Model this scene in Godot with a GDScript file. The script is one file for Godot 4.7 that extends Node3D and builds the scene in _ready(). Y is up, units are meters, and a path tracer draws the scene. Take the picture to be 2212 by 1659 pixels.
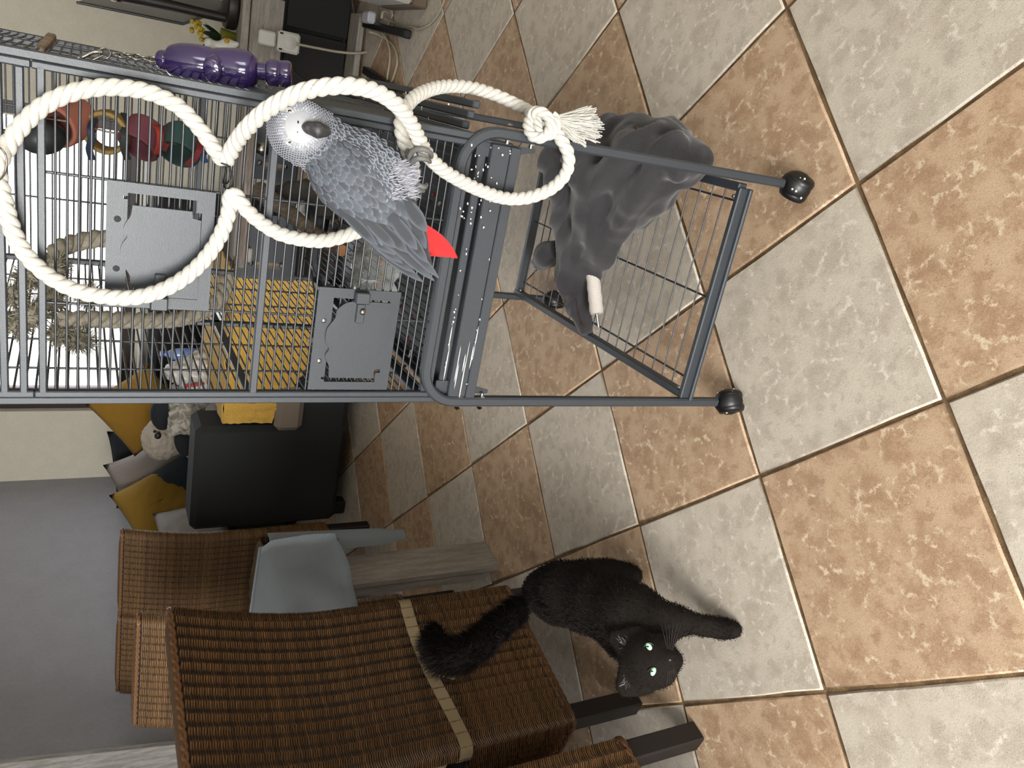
extends Node3D
# World: y up, metres. x runs along the front of the cage, z towards the photographer.
var M: Dictionary[String, StandardMaterial3D] = {}
var used := {}
var rng := RandomNumberGenerator.new()

func _ready() -> void:
	rng.seed = 7
	# ---- camera (phone held turned a quarter round, looking down at the cage) ----
	var cam := Camera3D.new(); cam.name = "camera"
	cam.transform = Transform3D(Basis(Vector3(0.19238502, -0.8702747, 0.45344233), Vector3(0.92507372, 0.00664725, -0.37972942), Vector3(0.32745476, 0.49252183, 0.80634709)).orthonormalized(), Vector3(0.25372, 1.22366, 1.09443))
	cam.fov = 52.922; cam.near = 0.02; cam.far = 60.0
	add_child(cam); cam.current = true
	# ---- sky and exposure ----
	var env := Environment.new()
	var skm := ProceduralSkyMaterial.new()
	skm.sky_top_color = Color(0.90, 0.93, 0.97); skm.sky_horizon_color = Color(1.0, 0.99, 0.97)
	skm.ground_bottom_color = Color(0.42, 0.42, 0.40); skm.ground_horizon_color = Color(0.75, 0.76, 0.76)
	skm.energy_multiplier = SKY_E
	var sky := Sky.new(); sky.sky_material = skm
	env.background_mode = Environment.BG_SKY; env.sky = sky
	env.tonemap_mode = Environment.TONE_MAPPER_LINEAR; env.tonemap_exposure = EXPO
	env.sdfgi_enabled = true; env.ssao_enabled = true; env.ssil_enabled = true
	var we := WorldEnvironment.new(); we.name = "environment"; we.environment = env; add_child(we)
	# daylight entering through the window openings behind and beside the camera
	daylight(Vector3(-0.6, 1.6, 3.74), Vector3(0, 0, -1), Vector2(1.7, 1.3), Color(1.0, 0.995, 0.985), DAY_FRONT)
	daylight(Vector3(1.70, 1.5, 2.3), Vector3(-1, 0, 0), Vector2(1.4, 1.2), Color(1.0, 0.995, 0.985), DAY_SIDE)
	materials()
	room()
	floor_tiles()
	bird_cage()
	cage_contents()
	rope_swing()
	parrot()
	cage_shelf_things()
	sofa_corner()
	tv_corner()
	dining_corner()
	cat()

const SKY_E := 12.0
const EXPO := 0.43
const DAY_FRONT := 58.0
const DAY_SIDE := 5.0

func daylight(at: Vector3, dir: Vector3, size: Vector2, c: Color, e: float) -> void:
	var l := AreaLight3D.new(); l.name = "window_daylight"
	l.area_size = size; l.light_color = c; l.light_energy = e; l.area_range = 12.0; l.area_attenuation = 2.0
	l.shadow_enabled = true
	add_child(l, true)
	l.look_at_from_position(at, at + dir, Vector3.UP)

# ================= small tools =================
func numbered(n: String) -> String:
	if not used.has(n):
		used[n] = 0
		return n
	used[n] += 1
	return "%s_%03d" % [n, used[n]]

func thing(called: String, label: String, category: String, at := Vector3.ZERO, turn := 0.0, group := "") -> Node3D:
	var o := Node3D.new(); o.name = numbered(called); add_child(o)
	o.position = at; o.rotation.y = turn
	return tag(o, label, category, group)

func tag(o: Node3D, label: String, category: String, group := "") -> Node3D:
	o.set_meta("label", label); o.set_meta("category", category)
	if group != "": o.set_meta("group", group)
	return o

func put(called: String, mesh: Mesh, m: Material, parent: Node = self, at := Vector3.ZERO) -> MeshInstance3D:
	var o := MeshInstance3D.new(); o.mesh = mesh
	if m: o.material_override = m
	o.name = numbered(called) if parent == self else called
	parent.add_child(o, true)
	o.position = at
	o.cast_shadow = GeometryInstance3D.SHADOW_CASTING_SETTING_ON
	return o

func struct(called: String, mesh: Mesh, m: Material, parent: Node = self) -> MeshInstance3D:
	var o := put(called, mesh, m, parent)
	if parent == self: o.set_meta("kind", "structure")
	return o

func stuff(o: Node3D) -> Node3D:
	o.set_meta("kind", "stuff")
	return o

func V(x: float, y: float, z: float) -> Vector3: return Vector3(x, y, z)

func pts(a: Array) -> PackedVector3Array:      # flat list of numbers -> points
	var r := PackedVector3Array()
	for i in range(0, a.size(), 3): r.append(Vector3(a[i], a[i + 1], a[i + 2]))
	return r

func smooth(p: PackedVector3Array, n: int, closed := false) -> PackedVector3Array:   # Catmull-Rom, n points per span
	var r := PackedVector3Array(); var c := p.size()
	var spans := c if closed else c - 1
	for i in spans:
		var a := p[(i - 1 + c) % c] if closed or i > 0 else p[0] * 2.0 - p[1]
		var b := p[i]; var d := p[(i + 1) % c]
		var e := p[(i + 2) % c] if closed or i + 2 < c else d * 2.0 - b
		for k in n: r.append(b.cubic_interpolate(d, a, e, float(k) / n))
	if not closed: r.append(p[c - 1])
	return r

func resample(p: PackedVector3Array, step: float) -> PackedVector3Array:
	var r := PackedVector3Array([p[0]]); var left := step
	for i in p.size() - 1:
		var a := p[i]; var b := p[i + 1]; var l := a.distance_to(b); var t := left
		while t <= l:
			r.append(a.lerp(b, t / l)); t += step
		left = t - l
	return r

class Mb:      # collects triangles, hands back one ArrayMesh
	var v := PackedVector3Array(); var n := PackedVector3Array(); var uv := PackedVector2Array(); var c := PackedColorArray(); var ix := PackedInt32Array()
	var xf := Transform3D.IDENTITY
	var col := Color.WHITE
	var use_col := false
	func tint(k: Color) -> Mb:
		col = k.srgb_to_linear(); use_col = true; return self
	func vert(p: Vector3, q: Vector3, t := Vector2.ZERO) -> int:
		v.append(xf * p); n.append((xf.basis * q).normalized()); uv.append(t); c.append(col)
		return v.size() - 1
	func tri(a: int, b: int, d: int) -> void:
		ix.append(a); ix.append(b); ix.append(d)
	func flat(a: Vector3, b: Vector3, d: Vector3) -> void:      # counter-clockwise seen from outside
		var q := (b - a).cross(d - a).normalized()
		var i := vert(a, q); var j := vert(b, q); var k := vert(d, q)
		tri(i, k, j)
	func quad(a: Vector3, b: Vector3, d: Vector3, e: Vector3) -> void:
		var q := (d - a).cross(e - b).normalized()
		var i := vert(a, q, Vector2(0, 0)); var j := vert(b, q, Vector2(1, 0)); var k := vert(d, q, Vector2(1, 1)); var l := vert(e, q, Vector2(0, 1))
		tri(i, k, j); tri(i, l, k)
	func box(at: Vector3, size: Vector3, bev := 0.0, bs := Basis.IDENTITY) -> Mb:
		var h := size * 0.5
		var old := xf; xf = xf * Transform3D(bs, at)
		var b: float = minf(bev, minf(h.x, minf(h.y, h.z)) * 0.9)
		for ax in 3:
			for s in [-1.0, 1.0]:
				var u := Vector3.ZERO; var w := Vector3.ZERO; var o := Vector3.ZERO
				u[(ax + 1) % 3] = h[(ax + 1) % 3] - b; w[(ax + 2) % 3] = h[(ax + 2) % 3] - b; o[ax] = h[ax] * s
				if s < 0: u = -u
				quad(o - u - w, o + u - w, o + u + w, o - u + w)
		if b > 0.0:
			for ax in 3:
				var i := (ax + 1) % 3; var j := (ax + 2) % 3
				for s in [-1.0, 1.0]:
					for t in [-1.0, 1.0]:
						var e := Vector3.ZERO; e[ax] = h[ax] - b
						var p := Vector3.ZERO; p[i] = h[i] * s; p[j] = (h[j] - b) * t
						var r := Vector3.ZERO; r[i] = (h[i] - b) * s; r[j] = h[j] * t
						fix(p - e, p + e, r + e, r - e, p + r)
			for sx in [-1.0, 1.0]:
				for sy in [-1.0, 1.0]:
					for sz in [-1.0, 1.0]:
						var s3 := Vector3(sx, sy, sz)
						var a := Vector3(h.x, h.y - b, h.z - b) * s3; var d := Vector3(h.x - b, h.y, h.z - b) * s3; var e := Vector3(h.x - b, h.y - b, h.z) * s3
						if (d - a).cross(e - a).dot(s3) > 0: flat(a, d, e)
						else: flat(a, e, d)
		xf = old
		return self
	func fix(a: Vector3, b: Vector3, d: Vector3, e: Vector3, out: Vector3) -> void:
		if (d - a).cross(e - b).dot(out) > 0: quad(a, b, d, e)
		else: quad(e, d, b, a)
	func bar(a: Vector3, b: Vector3, w: float, h: float, up := Vector3.UP, bev := 0.0) -> Mb:     # box between two points
		var z := (b - a).normalized()
		if absf(z.dot(up)) > 0.99: up = Vector3.RIGHT
		var x := up.cross(z).normalized(); var y := z.cross(x)
		return box((a + b) * 0.5, Vector3(w, h, a.distance_to(b)), bev, Basis(x, y, z))
	# round tube along a path; r may be one number or one per point
	func tube(p: PackedVector3Array, r, sides := 8, caps := true, closed := false) -> Mb:
		var prof := PackedVector2Array()
		for k in sides: prof.append(Vector2.from_angle(TAU * k / sides))
		return sweep(p, prof, r, true, caps, closed)
	func sweep(p: PackedVector3Array, prof: PackedVector2Array, r = 1.0, soft := true, caps := true, closed := false, up := Vector3.ZERO) -> Mb:
		var m := p.size(); var s := prof.size()
		var t0 := (p[1] - p[0]).normalized()
		var nx := up if up != Vector3.ZERO else (Vector3.UP if absf(t0.y) < 0.9 else Vector3.RIGHT)
		var rings := []
		var base := v.size()
		var along := 0.0
		for i in m:
			var a := p[(i - 1 + m) % m] if closed or i > 0 else p[0]
			var b := p[(i + 1) % m] if closed or i < m - 1 else p[m - 1]
			var t := (b - a).normalized()
			nx = (nx - t * nx.dot(t)).normalized()
			var ny := t.cross(nx)
			var rr: float = r[i] if r is Array or r is PackedFloat32Array else r
			if i > 0: along += p[i].distance_to(p[i - 1])
			if soft:
				for k in s + 1:
					var q := prof[k % s]
					var d := nx * q.x + ny * q.y
					vert(p[i] + d * rr, d, Vector2(float(k) / s, along))
			else:
				for k in s:
					var q := prof[k]; var q2 := prof[(k + 1) % s]
					var e := q2 - q
					var d := nx * e.y - ny * e.x
					vert(p[i] + (nx * q.x + ny * q.y) * rr, d, Vector2(float(k) / s, along)); vert(p[i] + (nx * q2.x + ny * q2.y) * rr, d, Vector2(float(k + 1) / s, along))
		var w := s + 1 if soft else 2 * s
		for i in (m if closed else m - 1):
			var i2 := (i + 1) % m
			for k in s:
				var x0 := base + i * w + (k if soft else 2 * k); var y0 := base + i2 * w + (k if soft else 2 * k)
				tri(x0, y0, x0 + 1); tri(x0 + 1, y0, y0 + 1)
		if caps and not closed:
			for e in 2:
				var i := 0 if e == 0 else m - 1
				var t := (p[0] - p[1]).normalized() if e == 0 else (p[m - 1] - p[m - 2]).normalized()
				var inv := xf.affine_inverse()
				var cc := v.size(); v.append(xf * p[i]); n.append((xf.basis * t).normalized()); uv.append(Vector2.ZERO); c.append(col)
				for k in s + 1:
					v.append(v[base + i * w + ((k % s) if soft else 2 * (k % s))]); n.append((xf.basis * t).normalized()); uv.append(Vector2.ZERO); c.append(col)
				for k in s:
					if e == 0: tri(cc, cc + 1 + k, cc + 2 + k)
					else: tri(cc, cc + 2 + k, cc + 1 + k)
		return self
	# profile of (radius, height) turned round the y axis
	func lathe(prof: PackedVector2Array, segs := 24, squash := 1.0) -> Mb:
		var m := prof.size(); var base := v.size()
		for i in m:
			var a := prof[maxi(i - 1, 0)]; var b := prof[mini(i + 1, m - 1)]
			var d := (b - a); var q := Vector2(d.y, -d.x)
			if q.length() < 1e-9: q = Vector2(0, 1)
			q = q.normalized()
			for k in segs + 1:
				var an := TAU * k / segs
				vert(Vector3(cos(an) * prof[i].x, prof[i].y, sin(an) * prof[i].x * squash), Vector3(cos(an) * q.x, q.y, sin(an) * q.x / squash), Vector2(float(k) / segs, float(i) / (m - 1)))
		for i in m - 1:
			for k in segs:
				var x := base + i * (segs + 1) + k; var y := x + segs + 1
				tri(x, x + 1, y); tri(x + 1, y + 1, y)
		return self
	func ball(at: Vector3, r: Vector3, segs := 16, bs := Basis.IDENTITY) -> Mb:
		var prof := PackedVector2Array()
		var m: int = maxi(4, segs / 2)
		for i in m + 1: prof.append(Vector2(sin(PI * i / m), -cos(PI * i / m)))
		prof[0].x = 0.0; prof[m].x = 0.0
		var old := xf; xf = xf * Transform3D(bs * Basis.from_scale(r), at)
		var b0 := v.size()
		lathe(prof, segs)
		var nb := (xf.basis.inverse()).transposed()
		var inv := xf.affine_inverse()
		for i in range(b0, v.size()): n[i] = (nb * (inv * v[i])).normalized()
		xf = old
		return self
	# grid of points, rows x cols; thick > 0 makes a closed sheet
	func sheet(g: PackedVector3Array, cols: int, thick := 0.0, tile := Vector2.ONE) -> Mb:
		var rows := g.size() / cols
		var nn := PackedVector3Array(); nn.resize(g.size())
		for r in rows:
			for k in cols:
				var a := g[r * cols + maxi(k - 1, 0)]; var b := g[r * cols + mini(k + 1, cols - 1)]
				var d := g[maxi(r - 1, 0) * cols + k]; var e := g[mini(r + 1, rows - 1) * cols + k]
				var q := (b - a).cross(e - d)
				nn[r * cols + k] = q.normalized() if q.length() > 1e-12 else Vector3.UP
		for side in (2 if thick > 0.0 else 1):
			var base := v.size(); var s := 1.0 if side == 0 else -1.0
			for i in g.size():
				vert(g[i] + nn[i] * thick * 0.5 * s, nn[i] * s, Vector2(float(i % cols) / (cols - 1), float(i / cols) / (rows - 1)) * tile)
			for r in rows - 1:
				for k in cols - 1:
					var x := base + r * cols + k; var y := x + cols
					if side == 0: tri(x, y, x + 1); tri(x + 1, y, y + 1)
					else: tri(x, x + 1, y); tri(x + 1, y + 1, y)
		if thick > 0.0:
			var rim := PackedInt32Array()
			for k in cols: rim.append(k)
			for r in range(1, rows): rim.append(r * cols + cols - 1)
			for k in range(cols - 2, -1, -1): rim.append((rows - 1) * cols + k)
			for r in range(rows - 2, 0, -1): rim.append(r * cols)
			for i in rim.size():
				var a := rim[i]; var b := rim[(i + 1) % rim.size()]
				quad(g[a] + nn[a] * thick * 0.5, g[b] + nn[b] * thick * 0.5, g[b] - nn[b] * thick * 0.5, g[a] - nn[a] * thick * 0.5)
		return self
	# flat outline (counter-clockwise in x,y) given depth along z, with holes cut by Geometry2D beforehand
	func plate(poly: PackedVector2Array, z0: float, z1: float) -> Mb:
		if Geometry2D.is_polygon_clockwise(poly): poly.reverse()
		var t := Geometry2D.triangulate_polygon(poly)
		for i in range(0, t.size(), 3):
			var a := poly[t[i]]; var b := poly[t[i + 1]]; var d := poly[t[i + 2]]
			if (b - a).cross(d - a) < 0:
				var e := b; b = d; d = e
			flat(Vector3(a.x, a.y, z1), Vector3(b.x, b.y, z1), Vector3(d.x, d.y, z1))
			flat(Vector3(a.x, a.y, z0), Vector3(d.x, d.y, z0), Vector3(b.x, b.y, z0))
		for i in poly.size():
			var a := poly[i]; var b := poly[(i + 1) % poly.size()]
			quad(Vector3(a.x, a.y, z0), Vector3(b.x, b.y, z0), Vector3(b.x, b.y, z1), Vector3(a.x, a.y, z1))
		return self
	func soften() -> Mb:      # share normals between vertices at the same place
		var sums := {}
		for i in v.size():
			var k := (v[i] * 20000.0).round()
			sums[k] = sums.get(k, Vector3.ZERO) + n[i]
		for i in v.size(): n[i] = (sums[(v[i] * 20000.0).round()] as Vector3).normalized()
		return self
	func done() -> ArrayMesh:
		var a := []; a.resize(Mesh.ARRAY_MAX)
		a[Mesh.ARRAY_VERTEX] = v; a[Mesh.ARRAY_NORMAL] = n; a[Mesh.ARRAY_TEX_UV] = uv; a[Mesh.ARRAY_INDEX] = ix
		if use_col: a[Mesh.ARRAY_COLOR] = c
		var m := ArrayMesh.new(); m.add_surface_from_arrays(Mesh.PRIMITIVE_TRIANGLES, a)
		return m

func mb() -> Mb: return Mb.new()

func circle(r: float, n := 12, at := Vector2.ZERO) -> PackedVector2Array:
	var p := PackedVector2Array()
	for i in n: p.append(at + Vector2.from_angle(TAU * i / n) * r)
	return p

func sq(w: float, h: float, r := 0.0) -> PackedVector2Array:      # outline of a square tube, corners cut by r
	var x := w * 0.5; var y := h * 0.5
	if r <= 0.0: return PackedVector2Array([Vector2(-x, -y), Vector2(x, -y), Vector2(x, y), Vector2(-x, y)])
	return PackedVector2Array([Vector2(-x + r, -y), Vector2(x - r, -y), Vector2(x, -y + r), Vector2(x, y - r), Vector2(x - r, y), Vector2(-x + r, y), Vector2(-x, y - r), Vector2(-x, -y + r)])
# ================= materials =================
func mat(name: String, c: Color, rough := 0.8, metal := 0.0, spec := 0.5) -> StandardMaterial3D:
	if M.has(name): return M[name]
	var m := StandardMaterial3D.new(); m.resource_name = name
	m.albedo_color = c; m.roughness = rough; m.metallic = metal; m.metallic_specular = spec
	M[name] = m
	return m

func noise(seed_: int, freq: float, oct := 4, type := FastNoiseLite.TYPE_SIMPLEX_SMOOTH, frac := FastNoiseLite.FRACTAL_FBM) -> FastNoiseLite:
	var n := FastNoiseLite.new(); n.seed = seed_; n.frequency = freq; n.noise_type = type
	n.fractal_type = frac; n.fractal_octaves = oct
	return n

func field(seed_: int, size: int, freq: float, oct := 4, type := FastNoiseLite.TYPE_SIMPLEX_SMOOTH, frac := FastNoiseLite.FRACTAL_FBM) -> PackedByteArray:
	var im := noise(seed_, freq, oct, type, frac).get_seamless_image(size, size, false, false, 0.1, true)
	im.convert(Image.FORMAT_L8)
	return im.get_data()

func tex(bytes: PackedByteArray, w: int, h: int, f := Image.FORMAT_RGB8) -> ImageTexture:
	return ImageTexture.create_from_image(Image.create_from_data(w, h, false, f, bytes))

func bumps(h: PackedByteArray, size: int, k: float) -> ImageTexture:
	var im := Image.create_from_data(size, size, false, Image.FORMAT_L8, h)
	im.convert(Image.FORMAT_RGBA8)
	im.bump_map_to_normal_map(k)
	return ImageTexture.create_from_image(im)

# a mottled material: two base colours mixed by noise, with speckle; triplanar
func mottled(name: String, a: Color, b: Color, scale: float, rough := 0.85, bump := 0.0, freq := 0.01, size := 256, stretch := Vector3.ONE, world := false) -> StandardMaterial3D:
	if M.has(name): return M[name]
	var m := mat(name, Color.WHITE, rough)
	var n1 := field(hash(name) % 1000, size, freq, 5); var n2 := field(hash(name) % 1000 + 5, size, 0.12, 2)
	var sp := clampf((absf(b.r - a.r) + absf(b.g - a.g) + absf(b.b - a.b)) * 6.0, 0.12, 1.0)
	var o := PackedByteArray(); o.resize(size * size * 3)
	for i in size * size:
		var t := clampf((n1[i] - 60.0) / 135.0, 0, 1); var s := (n2[i] - 127.0) / 127.0 * 0.05 * sp
		o[i * 3] = int(clampf((lerpf(a.r, b.r, t) + s) * 255.0, 0, 255)); o[i * 3 + 1] = int(clampf((lerpf(a.g, b.g, t) + s) * 255.0, 0, 255)); o[i * 3 + 2] = int(clampf((lerpf(a.b, b.b, t) + s) * 255.0, 0, 255))
	m.albedo_texture = tex(o, size, size)
	m.uv1_triplanar = true; m.uv1_world_triplanar = world; m.uv1_scale = stretch * scale
	if bump > 0.0:
		var h := PackedByteArray(); h.resize(size * size)
		for i in size * size: h[i] = int(clampf(n1[i] * 0.4 + n2[i] * 0.6, 0, 255))
		m.normal_enabled = true; m.normal_texture = bumps(h, size, bump); m.normal_scale = 1.0
	return m

# wood with long grain along one axis of its own mesh
func wood(name: String, a: Color, b: Color, along := Vector3(0, 1, 0), scale := 3.0, rough := 0.7) -> StandardMaterial3D:
	var s := Vector3.ONE * scale * 3.0
	for i in 3:
		if absf(along[i]) > 0.5: s[i] = scale * 0.35
	return mottled(name, a, b, 1.0, rough, 1.5, 0.02, 256, s)

func stone_tile(name: String, dark: Color, mid: Color, light: Color, seed_: int) -> StandardMaterial3D:
	var m := mat(name, Color.WHITE, 0.50, 0.0, 0.42)
	var S := 1024
	var cloud := field(seed_, S, 0.0045, 5); var patch := field(seed_ + 1, S, 0.014, 5)
	var w := noise(seed_ + 2, 0.0085, 3, FastNoiseLite.TYPE_CELLULAR, FastNoiseLite.FRACTAL_FBM)
	w.cellular_return_type = FastNoiseLite.RETURN_DISTANCE2_SUB; w.cellular_jitter = 1.0
	w.domain_warp_enabled = true; w.domain_warp_amplitude = 46.0; w.domain_warp_frequency = 0.012; w.domain_warp_fractal_octaves = 4
	var im := w.get_seamless_image(S, S, false, false, 0.12, true); im.convert(Image.FORMAT_L8); var cell := im.get_data()
	var fine := field(seed_ + 3, S, 0.15, 3); var crack := field(seed_ + 4, S, 0.010, 5, FastNoiseLite.TYPE_SIMPLEX_SMOOTH, FastNoiseLite.FRACTAL_RIDGED)
	var grain := field(seed_ + 5, S, 0.05, 4)
	var o := PackedByteArray(); o.resize(S * S * 3); var h := PackedByteArray(); h.resize(S * S)
	for i in S * S:
		var cl := cloud[i] / 255.0; var pa := patch[i] / 255.0; var ve := cell[i] / 255.0; var fi := fine[i] / 255.0; var cr := crack[i] / 255.0; var ga := grain[i] / 255.0
		var k := mid.lerp(dark, smoothstep(0.25, 0.80, cl * 0.6 + ga * 0.4))
		var br := smoothstep(0.44, 0.62, pa)
		k = k.lerp(light, smoothstep(0.30, 0.06, ve + (ga - 0.5) * 0.25) * (0.16 + 0.74 * br) * smoothstep(0.30, 0.58, cl + (ga - 0.5) * 0.5))
		k = k.lerp(dark * 0.97, smoothstep(0.30, 0.62, ve) * br * 0.7)
		var d := (fi - 0.5) * 0.13 + (ga - 0.5) * 0.05
		var pit := 0.0
		if cr > 0.94 and pa < 0.56: pit = smoothstep(0.94, 0.985, cr) * smoothstep(0.40, 0.62, ga)
		if fi < 0.20: pit = maxf(pit, smoothstep(0.20, 0.10, fi) * 0.7)
		k = k * (1.0 - pit * 0.42)
		o[i * 3] = int(clampf((k.r + d) * 255.0, 0, 255)); o[i * 3 + 1] = int(clampf((k.g + d) * 255.0, 0, 255)); o[i * 3 + 2] = int(clampf((k.b + d * 0.9) * 255.0, 0, 255))
		h[i] = int(clampf(110.0 + cl * 40.0 + ga * 45.0 + fi * 26.0 - pit * 70.0, 0, 255))
	m.albedo_texture = tex(o, S, S)
	m.normal_enabled = true; m.normal_texture = bumps(h, S, 4.0); m.normal_scale = 0.9
	return m

func materials() -> void:
	stone_tile("brown_tile", Color(0.59, 0.48, 0.38), Color(0.70, 0.605, 0.50), Color(0.80, 0.735, 0.635), 11)
	stone_tile("cream_tile", Color(0.66, 0.62, 0.565), Color(0.735, 0.70, 0.645), Color(0.81, 0.78, 0.735), 41)
	mottled("grout", Color(0.36, 0.28, 0.19), Color(0.47, 0.38, 0.26), 9.0, 0.95, 2.0)
	mottled("cream_wall", Color(0.79, 0.77, 0.71), Color(0.805, 0.785, 0.725), 1.5, 0.92, 0.25, 0.02, 256, Vector3.ONE, true)
	mottled("grey_wall", Color(0.575, 0.57, 0.585), Color(0.59, 0.585, 0.60), 1.2, 0.85, 0.25, 0.02, 256, Vector3.ONE, true)
	mottled("ceiling_paint", Color(0.80, 0.79, 0.77), Color(0.82, 0.81, 0.79), 1.5, 0.95)
	mat("brown_frame", Color(0.17, 0.125, 0.12), 0.45)
	var g := mat("window_glass", Color(0.9, 0.95, 0.97, 0.05), 0.02); g.transparency = BaseMaterial3D.TRANSPARENCY_ALPHA
	# hammered grey powder coat of the cage
	var cg := mottled("cage_paint", Color(0.165, 0.185, 0.207), Color(0.185, 0.205, 0.227), 30.0, 0.42, 1.2, 0.05)
	cg.metallic_specular = 0.55
	mat("cage_wire", Color(0.155, 0.17, 0.188), 0.36, 0.0, 0.6)
	mat("steel", Color(0.72, 0.72, 0.73), 0.22, 1.0)
	mat("nickel", Color(0.62, 0.60, 0.56), 0.25, 1.0)
	mat("black_plastic", Color(0.045, 0.045, 0.05), 0.4)
	mat("matt_black", Color(0.035, 0.038, 0.042), 0.7)
	mat("white_plastic", Color(0.82, 0.82, 0.80), 0.4)
	var rp := mottled("cotton_rope", Color(0.70, 0.69, 0.655), Color(0.77, 0.76, 0.73), 22.0, 0.95, 2.5, 0.04)
	rp.rim_enabled = true; rp.rim = 0.3
	mottled("dirty_rope", Color(0.50, 0.475, 0.42), Color(0.62, 0.59, 0.53), 14.0, 0.95, 2.5, 0.03)
	wood("pale_wood", Color(0.46, 0.43, 0.395), Color(0.53, 0.50, 0.465))
	wood("driftwood", Color(0.40, 0.34, 0.28), Color(0.54, 0.47, 0.40))
	mat("mess", Color(0.86, 0.86, 0.84), 0.35)

# ================= the room =================
const BACK := -4.30
const LEFT := -2.66
const RIGHT := 1.75
const FRONT := 3.8
const TOP := 2.55

func slab(m: Mb, a: Vector3, b: Vector3) -> void:
	m.box((a + b) * 0.5, (b - a).abs())

# a wall with one opening; wall lies between a and b in two axes
func wall_x(z0: float, z1: float, x0: float, x1: float, hx0: float, hx1: float, hy0: float, hy1: float) -> Mesh:
	var m := mb()
	slab(m, V(x0, -0.12, z0), V(hx0, TOP, z1)); slab(m, V(hx1, -0.12, z0), V(x1, TOP, z1))
	slab(m, V(hx0, -0.12, z0), V(hx1, hy0, z1)); slab(m, V(hx0, hy1, z0), V(hx1, TOP, z1))
	return m.done()

func wall_z(m: Mb, x0: float, x1: float, z0: float, z1: float, hz0: float, hz1: float, hy0: float, hy1: float) -> Mb:
	slab(m, V(x0, -0.12, z0), V(x1, TOP, hz0)); slab(m, V(x0, -0.12, hz1), V(x1, TOP, z1))
	slab(m, V(x0, -0.12, hz0), V(x1, hy0, hz1)); slab(m, V(x0, hy1, hz0), V(x1, TOP, hz1))
	return m

func window_unit(n: int, a: Vector3, b: Vector3, thick: Vector3, panes: int, w: float) -> void:
	# frame bars between corner a (low) and b (high) in the plane of the wall
	var o := Node3D.new(); o.name = "window_%d" % n; add_child(o); o.set_meta("kind", "structure")
	var along := Vector3(1, 0, 0) if absf(b.x - a.x) > absf(b.z - a.z) else Vector3(0, 0, 1)
	var L := (b - a).dot(along)
	var f: StandardMaterial3D = M["brown_frame"]
	var m := mb()
	var d := thick
	for y in [a.y + w * 0.5, b.y - w * 0.5]:
		m.box(a + along * L * 0.5 + Vector3(0, y - a.y, 0), along * L + d + Vector3(0, w, 0), 0.006)
	for s in [w * 0.5, L - w * 0.5]:
		m.box(a + along * s + Vector3(0, (b.y - a.y) * 0.5, 0), along * w + d + Vector3(0, b.y - a.y - w * 2.0, 0), 0.006)
	put("window_frame", m.done(), f, o)
	for i in range(1, panes):
		put("mullion", mb().box(a + along * L * i / panes + Vector3(0, (b.y - a.y) * 0.5, 0), along * w + d + Vector3(0, b.y - a.y - w * 2.0, 0), 0.006).done(), f, o)
	for i in panes:
		var c := a + along * L * (i + 0.5) / panes + Vector3(0, (b.y - a.y) * 0.5, 0)
		put("pane", mb().box(c, along * (L / panes - w) + d * 0.08 + Vector3(0, b.y - a.y - w * 2.0, 0)).done(), M["window_glass"], o)

func room() -> void:
	var cw: StandardMaterial3D = M["cream_wall"]
	struct("wall_back", wall_x(BACK - 0.22, BACK, LEFT - 0.2, RIGHT + 0.2, -2.155, -0.235, 0.88, 2.3), cw)
	struct("wall_left", mb().box(V(LEFT - 0.1, TOP * 0.5 - 0.06, (FRONT + BACK) * 0.5), V(0.2, TOP + 0.12, FRONT - BACK)).done(), M["grey_wall"])
	struct("wall_right", wall_z(mb(), RIGHT, RIGHT + 0.2, BACK, FRONT, 1.5, 3.1, 0.85, 2.2).done(), cw)
	struct("wall_front", wall_x(FRONT, FRONT + 0.22, LEFT - 0.2, RIGHT + 0.2, -1.8, 0.8, 0.6, 2.3), cw)
	struct("ceiling", mb().box(V((LEFT + RIGHT) * 0.5, TOP + 0.1, (FRONT + BACK) * 0.5), V(RIGHT - LEFT + 0.4, 0.2, FRONT - BACK + 0.44)).done(), M["ceiling_paint"])
	window_unit(1, V(-2.155, 0.88, BACK - 0.08), V(-0.235, 2.3, BACK - 0.08), V(0, 0, 0.07), 1, 0.085)
	window_unit(2, V(-1.8, 0.6, FRONT + 0.15), V(0.8, 2.3, FRONT + 0.15), V(0, 0, 0.06), 2, 0.06)
	window_unit(3, V(RIGHT + 0.15, 0.85, 1.5), V(RIGHT + 0.15, 2.2, 3.1), V(0.06, 0, 0), 2, 0.06)
	# white inner sash and sill of the far window
	struct("trim_1", mb().box(V(-1.2, 0.848, BACK + 0.03), V(1.95, 0.03, 0.10), 0.006).done(), M["white_plastic"])
	var sash := mb()
	for x in [-2.035]: sash.box(V(x, 1.59, BACK - 0.06), V(0.07, 1.24, 0.04), 0.004)
	struct("trim_2", sash.done(), mat("sash_white", Color(0.74, 0.69, 0.72), 0.5))
	struct("baseboard_back", mb().box(V(0.5, 0.05, BACK + 0.008), V(2.2, 0.10, 0.016), 0.004).done(), mat("skirting", Color(0.40, 0.36, 0.31), 0.6))

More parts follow.
